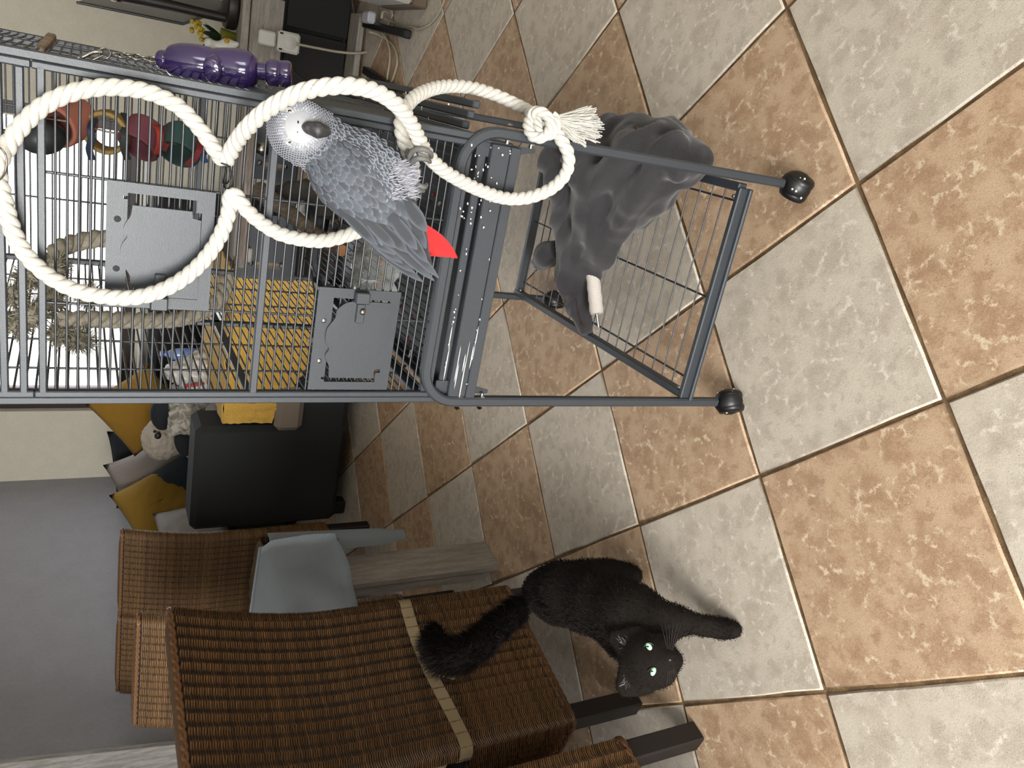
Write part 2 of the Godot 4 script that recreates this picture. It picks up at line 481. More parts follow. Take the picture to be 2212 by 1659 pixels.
func floor_tiles() -> void:
	var f := struct("floor", mb().box(V((LEFT + RIGHT) * 0.5, -0.065, (FRONT + BACK) * 0.5), V(RIGHT - LEFT + 0.4, 0.12, FRONT - BACK + 0.44)).done(), M["grout"])
	var T := 0.42; var variants := []
	for k in 6:
		var m := mb(); var top := PackedVector3Array(); var low := PackedVector3Array()
		var h := T * 0.5 - 0.0035
		var corners := [V(-h, 0, -h), V(h, 0, -h), V(h, 0, h), V(-h, 0, h)]
		for e in 4:
			for s in 5:
				var p: Vector3 = corners[e].lerp(corners[(e + 1) % 4], s / 5.0)
				var j := V(rng.randf_range(-1, 1), 0, rng.randf_range(-1, 1)) * 0.0013
				low.append(p + j + V(0, -0.0045, 0))
				top.append((p + j) * ((h - 0.0035) / h) + V(0, rng.randf_range(-0.0006, 0.0), 0))
		var turn: float = (k % 4) * PI * 0.5; var off := Vector2(rng.randf(), rng.randf())
		var uvs := func(p: Vector3) -> Vector2: return Vector2(p.x, p.z).rotated(turn) / T + off
		var c := m.vert(V(0, 0, 0), Vector3.UP, uvs.call(Vector3.ZERO))
		var n := top.size()
		for i in n: m.vert(top[i], Vector3.UP, uvs.call(top[i]))
		for i in n: m.tri(c, c + 1 + i, c + 1 + (i + 1) % n)
		var b := m.v.size()
		for i in n: m.vert(top[i], (top[i].normalized() * 0.5 + V(0, 1, 0)), uvs.call(top[i]))
		for i in n: m.vert(low[i], (low[i].normalized() + V(0, 0.6, 0)), uvs.call(low[i]))
		for i in n:
			var j := (i + 1) % n
			m.tri(b + i, b + n + i, b + j); m.tri(b + j, b + n + i, b + n + j)
		variants.append(m.done())
	var r2 := sqrt(0.5)
	for a in range(-14, 8):
		for b in range(-6, 14):
			var p := a + 0.5 + 0.62; var q := b + 0.5 - 0.774
			var x := (p + q) * r2 * T; var z := (p - q) * r2 * T
			if x < LEFT - 0.15 or x > RIGHT + 0.15 or z < BACK - 0.15 or z > FRONT + 0.15: continue
			if z > 1.5 or (x > 1.3 and z > -1.0): continue
			var t := put("tile", variants[absi(a * 7 + b * 3) % 6], M["brown_tile"] if (a + b) % 2 == 0 else M["cream_tile"], f, V(x, -0.0002, z))
			t.rotation.y = -PI / 4

# ================= the bird cage =================
const CL := -0.222     # left, right and back planes of the cage; its front is z = 0
const CR := 0.2085
const CB := -0.735
const CTOP := 1.43

func wire(m: Mb, a: Vector3, b: Vector3, r := 0.0016, sides := 6) -> void:
	m.tube(PackedVector3Array([a, b]), r, sides, false)

func bird_cage() -> void:
	var cage := thing("bird_cage", "tall dark grey metal parrot cage on castors with horizontal bars and feeder doors", "bird cage")
	var P: StandardMaterial3D = M["cage_paint"]; var W := M["cage_wire"]
	var t := 0.0105
	# --- corner posts ---
	for p in [[CL + 0.005, 0.0], [CR - 0.0005, 0.0], [CL + 0.005, CB], [CR - 0.0005, CB]]:
		put("corner_post", mb().box(V(p[0], (0.70 + CTOP) * 0.5, p[1]), V(t, CTOP - 0.70, 0.014), 0.0015).done(), P, cage)
	# --- top rails and roof wires ---
	for y in [CTOP]:
		for z in [0.0, CB]: put("top_rail", mb().box(V((CL + CR) * 0.5, y, z), V(CR - CL, t, 0.014), 0.0015).done(), P, cage)
		for x in [CL + 0.005, CR]: put("top_rail", mb().box(V(x, y, CB * 0.5), V(t, 0.012, -CB), 0.0015).done(), P, cage)
	# --- fixed header above the door ---
	var hd := mb()
	for y in [1.3025, 1.2815]: hd.box(V(-0.006, y, 0.002), V(0.40, 0.0092, 0.012), 0.0015)
	for x in [CL + 0.0145, CR - 0.0105]: hd.box(V(x, 1.345, 0.002), V(0.0092, 0.15, 0.012), 0.0015)
	put("header_frame", hd.done(), P, cage)
	# --- the front door: frame tubes, cross rail, wires, two feeder plates ---
	var door := put("front_door", door_frame(), P, cage)
	var fw := mb()
	var y := 1.2464
	var x0 := CL + 0.018; var x1 := CR - 0.014
	while y > 0.735:
		if absf(y - 0.995) > 0.008: wire(fw, V(x0, y, 0.0), V(x1, y, 0.0))
		y -= 0.01266
	for x in [0.0785, -0.0845]: wire(fw, V(x, 1.258, -0.002), V(x, 0.735, -0.002), 0.0019)
	stuff(put("wire_bars", fw.done(), W, door))
	# --- side, back and roof wires ---
	var sw := mb()
	y = 1.41
	while y > 0.72:
		wire(sw, V(CL, y, 0), V(CL, y, CB)); wire(sw, V(CR, y, 0), V(CR, y, CB)); wire(sw, V(CL, y - 0.004, CB), V(CR, y - 0.004, CB))
		y -= 0.01266
	for z in [-0.12, -0.245, -0.49, -0.61]:
		wire(sw, V(CL + 0.002, 0.72, z), V(CL + 0.002, CTOP, z), 0.0019); wire(sw, V(CR - 0.002, 0.72, z), V(CR - 0.002, CTOP, z), 0.0019)
	for x in [0.08, -0.09]: wire(sw, V(x, 0.72, CB + 0.002), V(x, CTOP, CB + 0.002), 0.0019)
	y = CL + 0.012
	while y < CR:
		wire(sw, V(y, CTOP, 0), V(y, CTOP, CB)); y += 0.0152
	stuff(put("side_wires", sw.done(), W, cage))
	for x in [CL, CR]:
		put("middle_post", mb().box(V(x, 1.06, -0.37), V(0.008, 0.70, 0.014), 0.0015).done(), P, cage)
	# --- back and side frame rails at the height of the cross rail ---
	put("back_rail", mb().box(V(-0.007, 0.993, CB), V(CR - CL, 0.012, 0.012), 0.0015).done(), P, cage)
	for x in [CL, CR]: put("side_rail", mb().box(V(x, 0.993, CB * 0.5), V(0.008, 0.012, -CB), 0.0015).done(), P, cage)
	# --- lower frame, grate and droppings tray ---
	var lf := mb()
	lf.box(V(-0.007, 0.718, -0.001), V(0.432, 0.020, 0.012), 0.0015).box(V(-0.007, 0.718, CB), V(0.432, 0.020, 0.012), 0.0015)
	lf.box(V(CL + 0.002, 0.718, CB * 0.5), V(0.010, 0.020, -CB), 0.0015).box(V(CR, 0.718, CB * 0.5), V(0.010, 0.020, -CB), 0.0015)
	put("bottom_frame", lf.done(), P, cage)
	var gr := mb()
	var x := CL + 0.016
	while x < CR - 0.005:
		wire(gr, V(x, 0.7165, -0.004), V(x, 0.7165, CB + 0.004), 0.0016, 5); x += 0.0135
	for z in [-0.2, -0.40, -0.6]: wire(gr, V(CL, 0.714, z), V(CR, 0.714, z), 0.002)
	stuff(put("floor_grate", gr.done(), W, cage))
	var tr := mb()
	tr.box(V(-0.007, 0.668, CB * 0.5), V(0.415, 0.004, -CB - 0.02))
	for s in [[V(-0.007, 0.688, -0.006), V(0.424, 0.014, 0.006)], [V(-0.007, 0.663, 0.004), V(0.420, 0.032, 0.010)], [V(-0.007, 0.6385, 0.006), V(0.420, 0.017, 0.010)], [V(-0.007, 0.665, CB), V(0.42, 0.05, 0.006)], [V(CL + 0.004, 0.665, CB * 0.5), V(0.006, 0.05, -CB)], [V(CR - 0.004, 0.665, CB * 0.5), V(0.006, 0.05, -CB)]]:
		tr.box(s[0], s[1], 0.0015)
	put("droppings_tray", tr.done(), P, cage)
	# side ledge (seed guard rail) along the right-hand side
	var lg := mb()
	for k in 3: lg.box(V(CR + 0.012 + k * 0.016, 0.708 - k * 0.006, CB * 0.5 - 0.01), V(0.012, 0.012, -CB - 0.05), 0.002)
	put("seed_ledge", lg.done(), P, cage)
	# --- stand: bent front hoop, back hoop, shelf frame, castors ---
	var hoop := mb()
	var path := PackedVector3Array()
	var prof := sq(0.0165, 0.0165, 0.003)
	for side in [-1.0, 1.0]:
		pass
	var hx := 0.2195; var hy := 0.7265; var br := 0.058
	path.append(V(-hx - 0.006, 0.062, 0.004))
	for k in 13:
		var an := PI - PI * 0.5 * k / 12.0
		path.append(V(-hx + br + cos(an) * br, hy - br + sin(an) * br, 0.006))
	for k in 13:
		var an := PI * 0.5 - PI * 0.5 * k / 12.0
		path.append(V(hx - br + cos(an) * br, hy - br + sin(an) * br, 0.006))
	path.append(V(hx + 0.006, 0.062, 0.004))
	hoop.sweep(path, prof, 1.0, false, true, false, Vector3(0, 0, 1))
	put("front_hoop", hoop.done(), P, cage)
	var bh := mb()
	for i in path.size(): path[i].z = CB
	bh.sweep(path, prof, 1.0, false, true, false, Vector3(0, 0, 1))
	put("back_hoop", bh.done(), P, cage)
	# shelf
	var sh := put("shelf_frame", mb().box(V(-0.008, 0.152, 0.0), V(0.425, 0.020, 0.012), 0.002).box(V(-0.008, 0.140, 0.008), V(0.425, 0.008, 0.012), 0.002).box(V(-0.008, 0.150, CB + 0.01), V(0.425, 0.022, 0.014), 0.002).box(V(CL + 0.012, 0.152, CB * 0.5), V(0.016, 0.020, -CB), 0.002).box(V(CR - 0.004, 0.152, CB * 0.5), V(0.016, 0.020, -CB), 0.002).done(), P, cage)
	var gz := mb()
	x = CB + 0.035
	while x < -0.02:
		wire(gz, V(CL + 0.022, 0.150, x), V(CR - 0.01, 0.150, x), 0.0015); x += 0.0345
	for xx in [CL + 0.045, -0.01, CR - 0.03]: wire(gz, V(xx, 0.1475, CB + 0.01), V(xx, 0.1475, -0.005), 0.0022)
	stuff(put("shelf_wires", gz.done(), W, sh))
	for p in [V(-0.2, 0.157, -0.012), V(0.186, 0.157, -0.012), V(-0.2, 0.157, CB + 0.025)]:
		put("shelf_screw", bolt_head(), M["steel"], sh, p)
	for s in [[V(-0.2267, 0, 0.004), 0.6], [V(0.2275, 0, 0.004), -0.35], [V(-0.2267, 0, CB), 0.3], [V(0.2275, 0, CB), 0.9]]:
		castor(cage, s[0], s[1])
	# hoop bolts
	for p in [V(-0.2245, 0.657, 0.006), V(-0.2245, 0.614, 0.006), V(0.2245, 0.655, 0.006), V(0.2245, 0.613, 0.006)]:
		bolt(cage, p, 1.0 if p.x < 0 else -1.0)
	for s in [-1.0, 1.0]:
		var gus := mb()
		var pl := PackedVector2Array([Vector2(-0.209, 0.70), Vector2(-0.209, 0.60), Vector2(-0.203, 0.60), Vector2(-0.196, 0.63), Vector2(-0.186, 0.645), Vector2(-0.186, 0.70)])
		if s > 0:
			for i in pl.size(): pl[i].x = -pl[i].x - 0.004
		gus.plate(pl, -0.004, -0.001)
		put("gusset", gus.done(), P, cage)
	feeder(cage, V(-0.0015, 1.1280, 0.006), false)
	feeder(cage, V(-0.1183, 0.8520, 0.006), true)
	# old droppings dried on the paint
	var ms := mb()
	var r := RandomNumberGenerator.new(); r.seed = 5
	for k in 84:
		var a := V(r.randf_range(0.06, 0.2), r.randf_range(0.66, 0.72), 0.0142)
		if k > 34: a = V(r.randf_range(-0.2, 0.205), [0.6955, 0.6935, 0.649][k % 3] + r.randf_range(-0.002, 0.002), 0.0105)
		if k > 62: a = V(CR + r.randf_range(0.0, 0.04), 0.716, r.randf_range(-0.6, -0.02))
		ms.ball(a, V(r.randf_range(0.0008, 0.0026), r.randf_range(0.0006, 0.0016), 0.0006), 6, Basis(Vector3(0, 0, 1), r.randf() * 0.5))
	for k in 12:
		var a := V(r.randf_range(-0.19, -0.10), [0.6935, 0.6480, 0.660, 0.672][k % 4] + r.randf_range(-0.002, 0.002), 0.0105)
		ms.ball(a, V(r.randf_range(0.012, 0.045), r.randf_range(0.0004, 0.0011), 0.0005), 6)
	stuff(put("dried_droppings", ms.done(), M["mess"], cage))

func door_frame() -> Mesh:
	var m := mb()
	var a := CL + 0.0148; var b := CR - 0.0105
	m.box(V(a, 0.992, 0.003), V(0.0088, 0.556, 0.012), 0.0015).box(V(b, 0.992, 0.003), V(0.0088, 0.556, 0.012), 0.0015)
	m.box(V((a + b) * 0.5, 1.2605, 0.003), V(b - a, 0.0092, 0.012), 0.0015)
	m.box(V((a + b) * 0.5, 0.9955, 0.004), V(b - a - 0.004, 0.0105, 0.011), 0.0015)
	return m.done()

func bolt_head() -> Mesh:
	return mb().lathe(PackedVector2Array([Vector2(0.0001, 0.0032), Vector2(0.0025, 0.0028), Vector2(0.0042, 0.001), Vector2(0.0046, 0.0)]), 12).done()

func bolt(parent: Node3D, p: Vector3, s: float) -> void:
	var m := mb()
	m.xf = Transform3D(Basis(Vector3(0, 0, 1), -PI * 0.5 * s), p + V(s * 0.008, 0, 0))
	var hex := PackedVector2Array()
	for k in 6: hex.append(Vector2.from_angle(TAU * k / 6) * 0.0062)
	m.sweep(PackedVector3Array([V(0, 0, 0), V(0, 0.0055, 0)]), hex, 1.0, false)
	m.tube(PackedVector3Array([V(0, 0.0055, 0), V(0, 0.011, 0)]), 0.0033, 10)
	m.xf = Transform3D(Basis(Vector3(0, 0, 1), PI * 0.5 * s), p - V(s * 0.0085, 0, 0))
	m.lathe(PackedVector2Array([Vector2(0.0001, 0.003), Vector2(0.003, 0.0024), Vector2(0.005, 0.0)]), 12)
	put("bolt", m.done(), M["steel"], parent)

func castor(parent: Node3D, p: Vector3, turn: float) -> void:
	var c := Node3D.new(); c.name = "castor"; parent.add_child(c, true); c.position = p; c.rotation.y = turn
	var hood := mb(); var w := mb()
	hood.tube(PackedVector3Array([V(0, 0.052, 0), V(0, 0.072, 0)]), 0.0056, 10)
	for s in [-1.0, 1.0]:
		w.xf = Transform3D(Basis(Vector3(0, 0, 1), PI * 0.5), V(s * 0.0125, 0.0275, 0.007))
		w.lathe(PackedVector2Array([Vector2(0.0001, -0.010), Vector2(0.016, -0.010), Vector2(0.0245, -0.0075), Vector2(0.0275, -0.002), Vector2(0.0275, 0.004), Vector2(0.0245, 0.010), Vector2(0.015, 0.0115), Vector2(0.0001, 0.0115)]), 24)
	put("wheel", w.done(), M["black_plastic"], c)
	var dome := PackedVector2Array()
	for k in 11: dome.append(Vector2(cos(PI * 0.62 * k / 10.0 - 0.35), sin(PI * 0.62 * k / 10.0 - 0.35)))
	dome.append(Vector2(0.0001, 1.0))
	hood.xf = Transform3D(Basis.from_scale(V(0.0275, 0.0300, 0.0320)), V(0, 0.0290, 0.005))
	hood.lathe(dome, 22)
	put("hood", hood.done(), M["black_plastic"], c)
	var r := RandomNumberGenerator.new(); r.seed = int(p.x * 1000) + 77
	var ms := mb()
	for k in 9:
		var d := Vector3(r.randf_range(-1, 1), r.randf_range(-0.2, 1), r.randf_range(-0.3, 1)).normalized()
		ms.ball(V(0, 0.029, 0.005) + d * V(0.0275, 0.030, 0.032), V(0.0022, 0.0015, 0.0022) * r.randf_range(0.5, 1.3), 6)
	stuff(put("paint_splash", ms.done(), M["mess"], c))

# square plate with a cut-out, a swinging flap of scalloped outline and a sliding latch
func feeder(parent: Node3D, at: Vector3, lower: bool) -> void:
	var f := Node3D.new(); f.name = "feeder_door"; parent.add_child(f, true); f.position = at
	var h := 0.0635; var w := 0.0810
	var plate := PackedVector2Array([Vector2(-w, -h), Vector2(w, -h), Vector2(w, h), Vector2(-w, h)])
	# the opening, in the plate's own axes (x to the right seen from the front)
	var g := -0.0595 if lower else -0.054
	var hole := PackedVector2Array([Vector2(-0.068, -0.041), Vector2(-0.052, -0.041), Vector2(-0.052, -0.0478), Vector2(0.066, -0.0478), Vector2(0.066, 0.040), Vector2(-0.060, 0.040), Vector2(-0.060, 0.045), Vector2(-0.064, 0.045), Vector2(-0.064, 0.040), Vector2(-0.068, 0.040)])
	var flap := PackedVector2Array()
	# scalloped upper edge of the flap
	var top := [[g, 0.0345], [-0.0407, 0.0364], [-0.0294, 0.0424], [-0.0214, 0.0435], [-0.0134, 0.0396], [-0.004, 0.0450], [0.0065, 0.0470], [0.0185, 0.0460], [0.029, 0.040], [0.037, 0.0354], [0.0477, 0.034], [0.054, 0.0295], [0.0605, 0.021], [0.064, 0.008]]
	var sp := PackedVector3Array()
	for p in top: sp.append(V(p[0], p[1], 0))
	for q in smooth(sp, 4): flap.append(Vector2(q.x, q.y))
	for q in [[0.064, -0.0472], [-0.0433, -0.0465], [-0.0453, -0.036], [g, -0.0355]]: flap.append(Vector2(q[0], q[1]))
	if not lower:
		for pl in [plate, hole, flap]:
			for i in pl.size(): pl[i] = Vector2(-pl[i].x, pl[i].y)
	var outer := mb()
	for piece in ring_pieces(plate, hole): outer.plate(piece, -0.001, 0.0015)
	put("feeder_plate", outer.done(), M["cage_paint"], f)
	put("flap", mb().plate(flap, 0.0030, 0.0062).done(), M["cage_paint"], f)
	var s := 1.0 if lower else -1.0
	var lx := (0.0465 if lower else -0.0465)
	var la := mb()
	la.box(V(lx, 0.0, 0.0085), V(0.030, 0.0125, 0.008), 0.001)
	la.box(V(lx + s * 0.0245, 0.0, 0.011), V(0.018, 0.0215, 0.011), 0.0015)
	put("latch", la.done(), M["cage_paint"], f)
	var kn := mb()
	kn.xf = Transform3D(Basis(Vector3(1, 0, 0), PI * 0.5), V(lx + s * 0.004, -0.002, 0.0125))
	kn.lathe(PackedVector2Array([Vector2(0.0001, 0.006), Vector2(0.003, 0.0055), Vector2(0.0048, 0.003), Vector2(0.0042, 0.0)]), 14)
	put("latch_screw", kn.done(), M["nickel"], f)
	for p in [V(0.030, 0.051, 0.0015), V(-0.034, 0.051, 0.0015)]:
		var q := V(p.x * (1.0 if lower else -1.0), p.y, p.z)
		var sc := mb(); sc.xf = Transform3D(Basis(Vector3(1, 0, 0), PI * 0.5), q)
		if lower: sc.lathe(PackedVector2Array([Vector2(0.0001, 0.0026), Vector2(0.002, 0.0024), Vector2(0.0037, 0.0010), Vector2(0.0040, 0.0)]), 12)
		else: sc.lathe(PackedVector2Array([Vector2(0.0001, 0.0004), Vector2(0.0036, 0.0003), Vector2(0.0042, 0.0)]), 12)
		put("plate_screw", sc.done(), M["steel"] if lower else M["matt_black"], f)
	if lower: f.rotation.z = 0.0

func ring_pieces(outer: PackedVector2Array, hole: PackedVector2Array) -> Array:
	# a plate with a hole, cut into two halves that have no hole
	var box := Rect2(outer[0], Vector2.ZERO)
	for p in outer: box = box.expand(p)
	var r := []
	for k in 2:
		var half := PackedVector2Array([Vector2(box.position.x - 1, 0), Vector2(box.end.x + 1, 0), Vector2(box.end.x + 1, 1.0 if k == 0 else -1.0), Vector2(box.position.x - 1, 1.0 if k == 0 else -1.0)])
		for a in Geometry2D.intersect_polygons(outer, half):
			for b in Geometry2D.clip_polygons(a, hole): r.append(b)
	return r

# ================= soft bodies: smoothly joined capsules and ellipsoids, meshed as surface nets =================
class Blob:
	var caps := []      # [a, b, ra, rb]
	var ells := []      # [centre, inverse basis, radii, basis]
	var k := 0.01
	func cap(a: Vector3, b: Vector3, ra: float, rb: float) -> Blob:
		caps.append([a, b, ra, rb]); return self
	func chain(p: PackedVector3Array, r: Array) -> Blob:
		for i in p.size() - 1: cap(p[i], p[i + 1], r[i], r[i + 1])
		return self
	func ell(c: Vector3, r: Vector3, bs := Basis.IDENTITY) -> Blob:
		ells.append([c, bs.inverse(), r, bs]); return self
	static func dcap(p: Vector3, c: Array) -> float:
		var a: Vector3 = c[0]; var ab: Vector3 = c[1] - a
		var t := clampf((p - a).dot(ab) / maxf(ab.length_squared(), 1e-12), 0.0, 1.0)
		return p.distance_to(a + ab * t) - lerpf(c[2], c[3], t)
	static func dell(p: Vector3, e: Array) -> float:
		var q: Vector3 = (e[1] as Basis) * (p - (e[0] as Vector3)); var r: Vector3 = e[2]
		var k0 := (q / r).length(); var k1 := (q / (r * r)).length()
		return k0 * (k0 - 1.0) / maxf(k1, 1e-9)
	func at(p: Vector3) -> float:
		var s := 0.0
		for c in caps: s += exp(-dcap(p, c) / k)
		for e in ells: s += exp(-dell(p, e) / k)
		return -k * log(maxf(s, 1e-30))
	func grad(p: Vector3, h := 0.0015) -> Vector3:
		return Vector3(at(p + Vector3(h, 0, 0)) - at(p - Vector3(h, 0, 0)), at(p + Vector3(0, h, 0)) - at(p - Vector3(0, h, 0)), at(p + Vector3(0, 0, h)) - at(p - Vector3(0, 0, h))).normalized()
	func snap(p: Vector3) -> Vector3:
		for i in 2: p -= grad(p) * at(p)
		return p
	func hit(o: Vector3, d: Vector3, far: float):      # first point of the surface along a ray
		var t := 0.0
		while t < far:
			var q := at(o + d * t)
			if q < 0.0003: return o + d * t
			t += maxf(q * 0.8, 0.0004)
		return null
	func mesh(m: Mb, h: float, shade = null) -> Mb:
		var lo := Vector3.ONE * 1e9; var hi := -lo
		var boxes := []
		for c in caps:
			var r: float = maxf(c[2], c[3]) + k * 3.0 + h * 2.0; var rv := Vector3.ONE * r
			boxes.append([(c[0] as Vector3).min(c[1]) - rv, (c[0] as Vector3).max(c[1]) + rv, c, 0])
		for e in ells:
			var b: Basis = e[3]; var r: Vector3 = e[2]
			var x := Vector3.ZERO
			for i in 3: x[i] = Vector3(b.x[i] * r.x, b.y[i] * r.y, b.z[i] * r.z).length()
			x += Vector3.ONE * (k * 3.0 + h * 2.0)
			boxes.append([e[0] - x, e[0] + x, e, 1])
		for b in boxes:
			lo = lo.min(b[0]); hi = hi.max(b[1])
		var nx := int((hi.x - lo.x) / h) + 2; var ny := int((hi.y - lo.y) / h) + 2; var nz := int((hi.z - lo.z) / h) + 2
		var S := PackedFloat32Array(); S.resize(nx * ny * nz); S.fill(0.0)
		for b in boxes:
			var i0 := Vector3i(((b[0] - lo) / h).floor()).clamp(Vector3i.ZERO, Vector3i(nx - 1, ny - 1, nz - 1)); var i1 := Vector3i(((b[1] - lo) / h).ceil()).clamp(Vector3i.ZERO, Vector3i(nx - 1, ny - 1, nz - 1))
			var cap_kind: bool = b[3] == 0; var prim: Array = b[2]
			for z in range(i0.z, i1.z + 1):
				for y in range(i0.y, i1.y + 1):
					var row := (z * ny + y) * nx
					for x in range(i0.x, i1.x + 1):
						var p := lo + Vector3(x, y, z) * h
						var d := dcap(p, prim) if cap_kind else dell(p, prim)
						if d < k * 8.0: S[row + x] += exp(-d / k)
		for i in S.size(): S[i] = -k * log(S[i]) if S[i] > 1e-12 else k * 27.0
		var id := PackedInt32Array(); id.resize(S.size()); id.fill(-1)
		var base := m.v.size()
		var P := PackedVector3Array()
		var co := [0, 1, nx, nx + 1, nx * ny, nx * ny + 1, nx * ny + nx, nx * ny + nx + 1]
		var cp := [Vector3(0, 0, 0), Vector3(1, 0, 0), Vector3(0, 1, 0), Vector3(1, 1, 0), Vector3(0, 0, 1), Vector3(1, 0, 1), Vector3(0, 1, 1), Vector3(1, 1, 1)]
		var ed := [[0, 1], [2, 3], [4, 5], [6, 7], [0, 2], [1, 3], [4, 6], [5, 7], [0, 4], [1, 5], [2, 6], [3, 7]]
		for z in nz - 1:
			for y in ny - 1:
				for x in nx - 1:
					var i := (z * ny + y) * nx + x
					var f0 := S[i]
					if f0 > h * 2.0 or f0 < -h * 2.0: continue
					var neg := 0
					for c in 8:
						if S[i + co[c]] < 0.0: neg += 1
					if neg == 0 or neg == 8: continue
					var q := Vector3.ZERO; var n := 0
					for e in ed:
						var a: float = S[i + co[e[0]]]; var b: float = S[i + co[e[1]]]
						if (a < 0.0) != (b < 0.0):
							q += (cp[e[0]] as Vector3).lerp(cp[e[1]], a / (a - b)); n += 1
					id[i] = P.size(); P.append(lo + (Vector3(x, y, z) + q / n) * h)
		var N := PackedVector3Array(); N.resize(P.size()); N.fill(Vector3.ZERO)
		var F := PackedInt32Array()
		var st := [1, nx, nx * ny]
		for z in range(1, nz - 1):
			for y in range(1, ny - 1):
				for x in range(1, nx - 1):
					var i := (z * ny + y) * nx + x
					if id[i] < 0: continue
					for ax in 3:
						var a := S[i]; var b: float = S[i + st[ax]]
						if (a < 0.0) == (b < 0.0): continue
						var u: int = st[(ax + 1) % 3]; var w: int = st[(ax + 2) % 3]
						var v0 := id[i]; var v1 := id[i - u]; var v2 := id[i - u - w]; var v3 := id[i - w]
						if v1 < 0 or v2 < 0 or v3 < 0: continue
						var fc := [v0, v1, v2, v0, v2, v3] if a < 0.0 else [v0, v2, v1, v0, v3, v2]
						for t in [0, 3]:
							var g := (P[fc[t + 1]] - P[fc[t]]).cross(P[fc[t + 2]] - P[fc[t]])
							for e in 3: N[fc[t + e]] += g
							F.append(fc[t]); F.append(fc[t + 2]); F.append(fc[t + 1])
		for i in P.size():
			var nn := N[i].normalized()
			if shade != null: m.tint(shade.call(P[i], nn))
			m.vert(P[i], nn)
		for f in F: m.ix.append(base + f)
		return m

# place tufts of hair: each a thin three-sided blade
func hair(m: Mb, p: Vector3, d: Vector3, l: float, w: float, bend: Vector3, c: Color) -> void:
	var s := d.cross(bend + Vector3(0.01, 0.02, 0.03)).normalized() * w
	var b := m.v.size(); var n := s.cross(d).normalized()
	m.tint(c)
	m.vert(p - s, n); m.vert(p + s, n)
	var q := p + d * l * 0.55 + bend * l * 0.12
	m.vert(q - s * 0.7, n); m.vert(q + s * 0.7, n)
	m.vert(p + d * l + bend * l * 0.4, n)
	m.tri(b, b + 2, b + 1); m.tri(b + 1, b + 2, b + 3); m.tri(b + 2, b + 4, b + 3)

# ================= the rope swing =================
func twisted(parent: Node3D, path: PackedVector3Array, R: float, pitch: float, m: Material, called := "rope_strand", phase := 0.0) -> void:
	var p := resample(path, 0.0022)
	var t0 := (p[1] - p[0]).normalized()
	var nx := t0.cross(Vector3(0.3, 0.5, 0.8)).normalized()
	var strands := [PackedVector3Array(), PackedVector3Array(), PackedVector3Array()]
	for i in p.size():
		var t := (p[mini(i + 1, p.size() - 1)] - p[maxi(i - 1, 0)]).normalized()
		nx = (nx - t * nx.dot(t)).normalized()
		var ny := t.cross(nx)
		for k in 3:
			var a := phase - TAU * (i * 0.0022 / pitch) + TAU * k / 3.0
			strands[k].append(p[i] + (nx * cos(a) + ny * sin(a)) * R * 0.50)
	for k in 3:
		var o := put(called, mb().tube(strands[k], R * 0.54, 10).done(), m, parent, -parent.position)

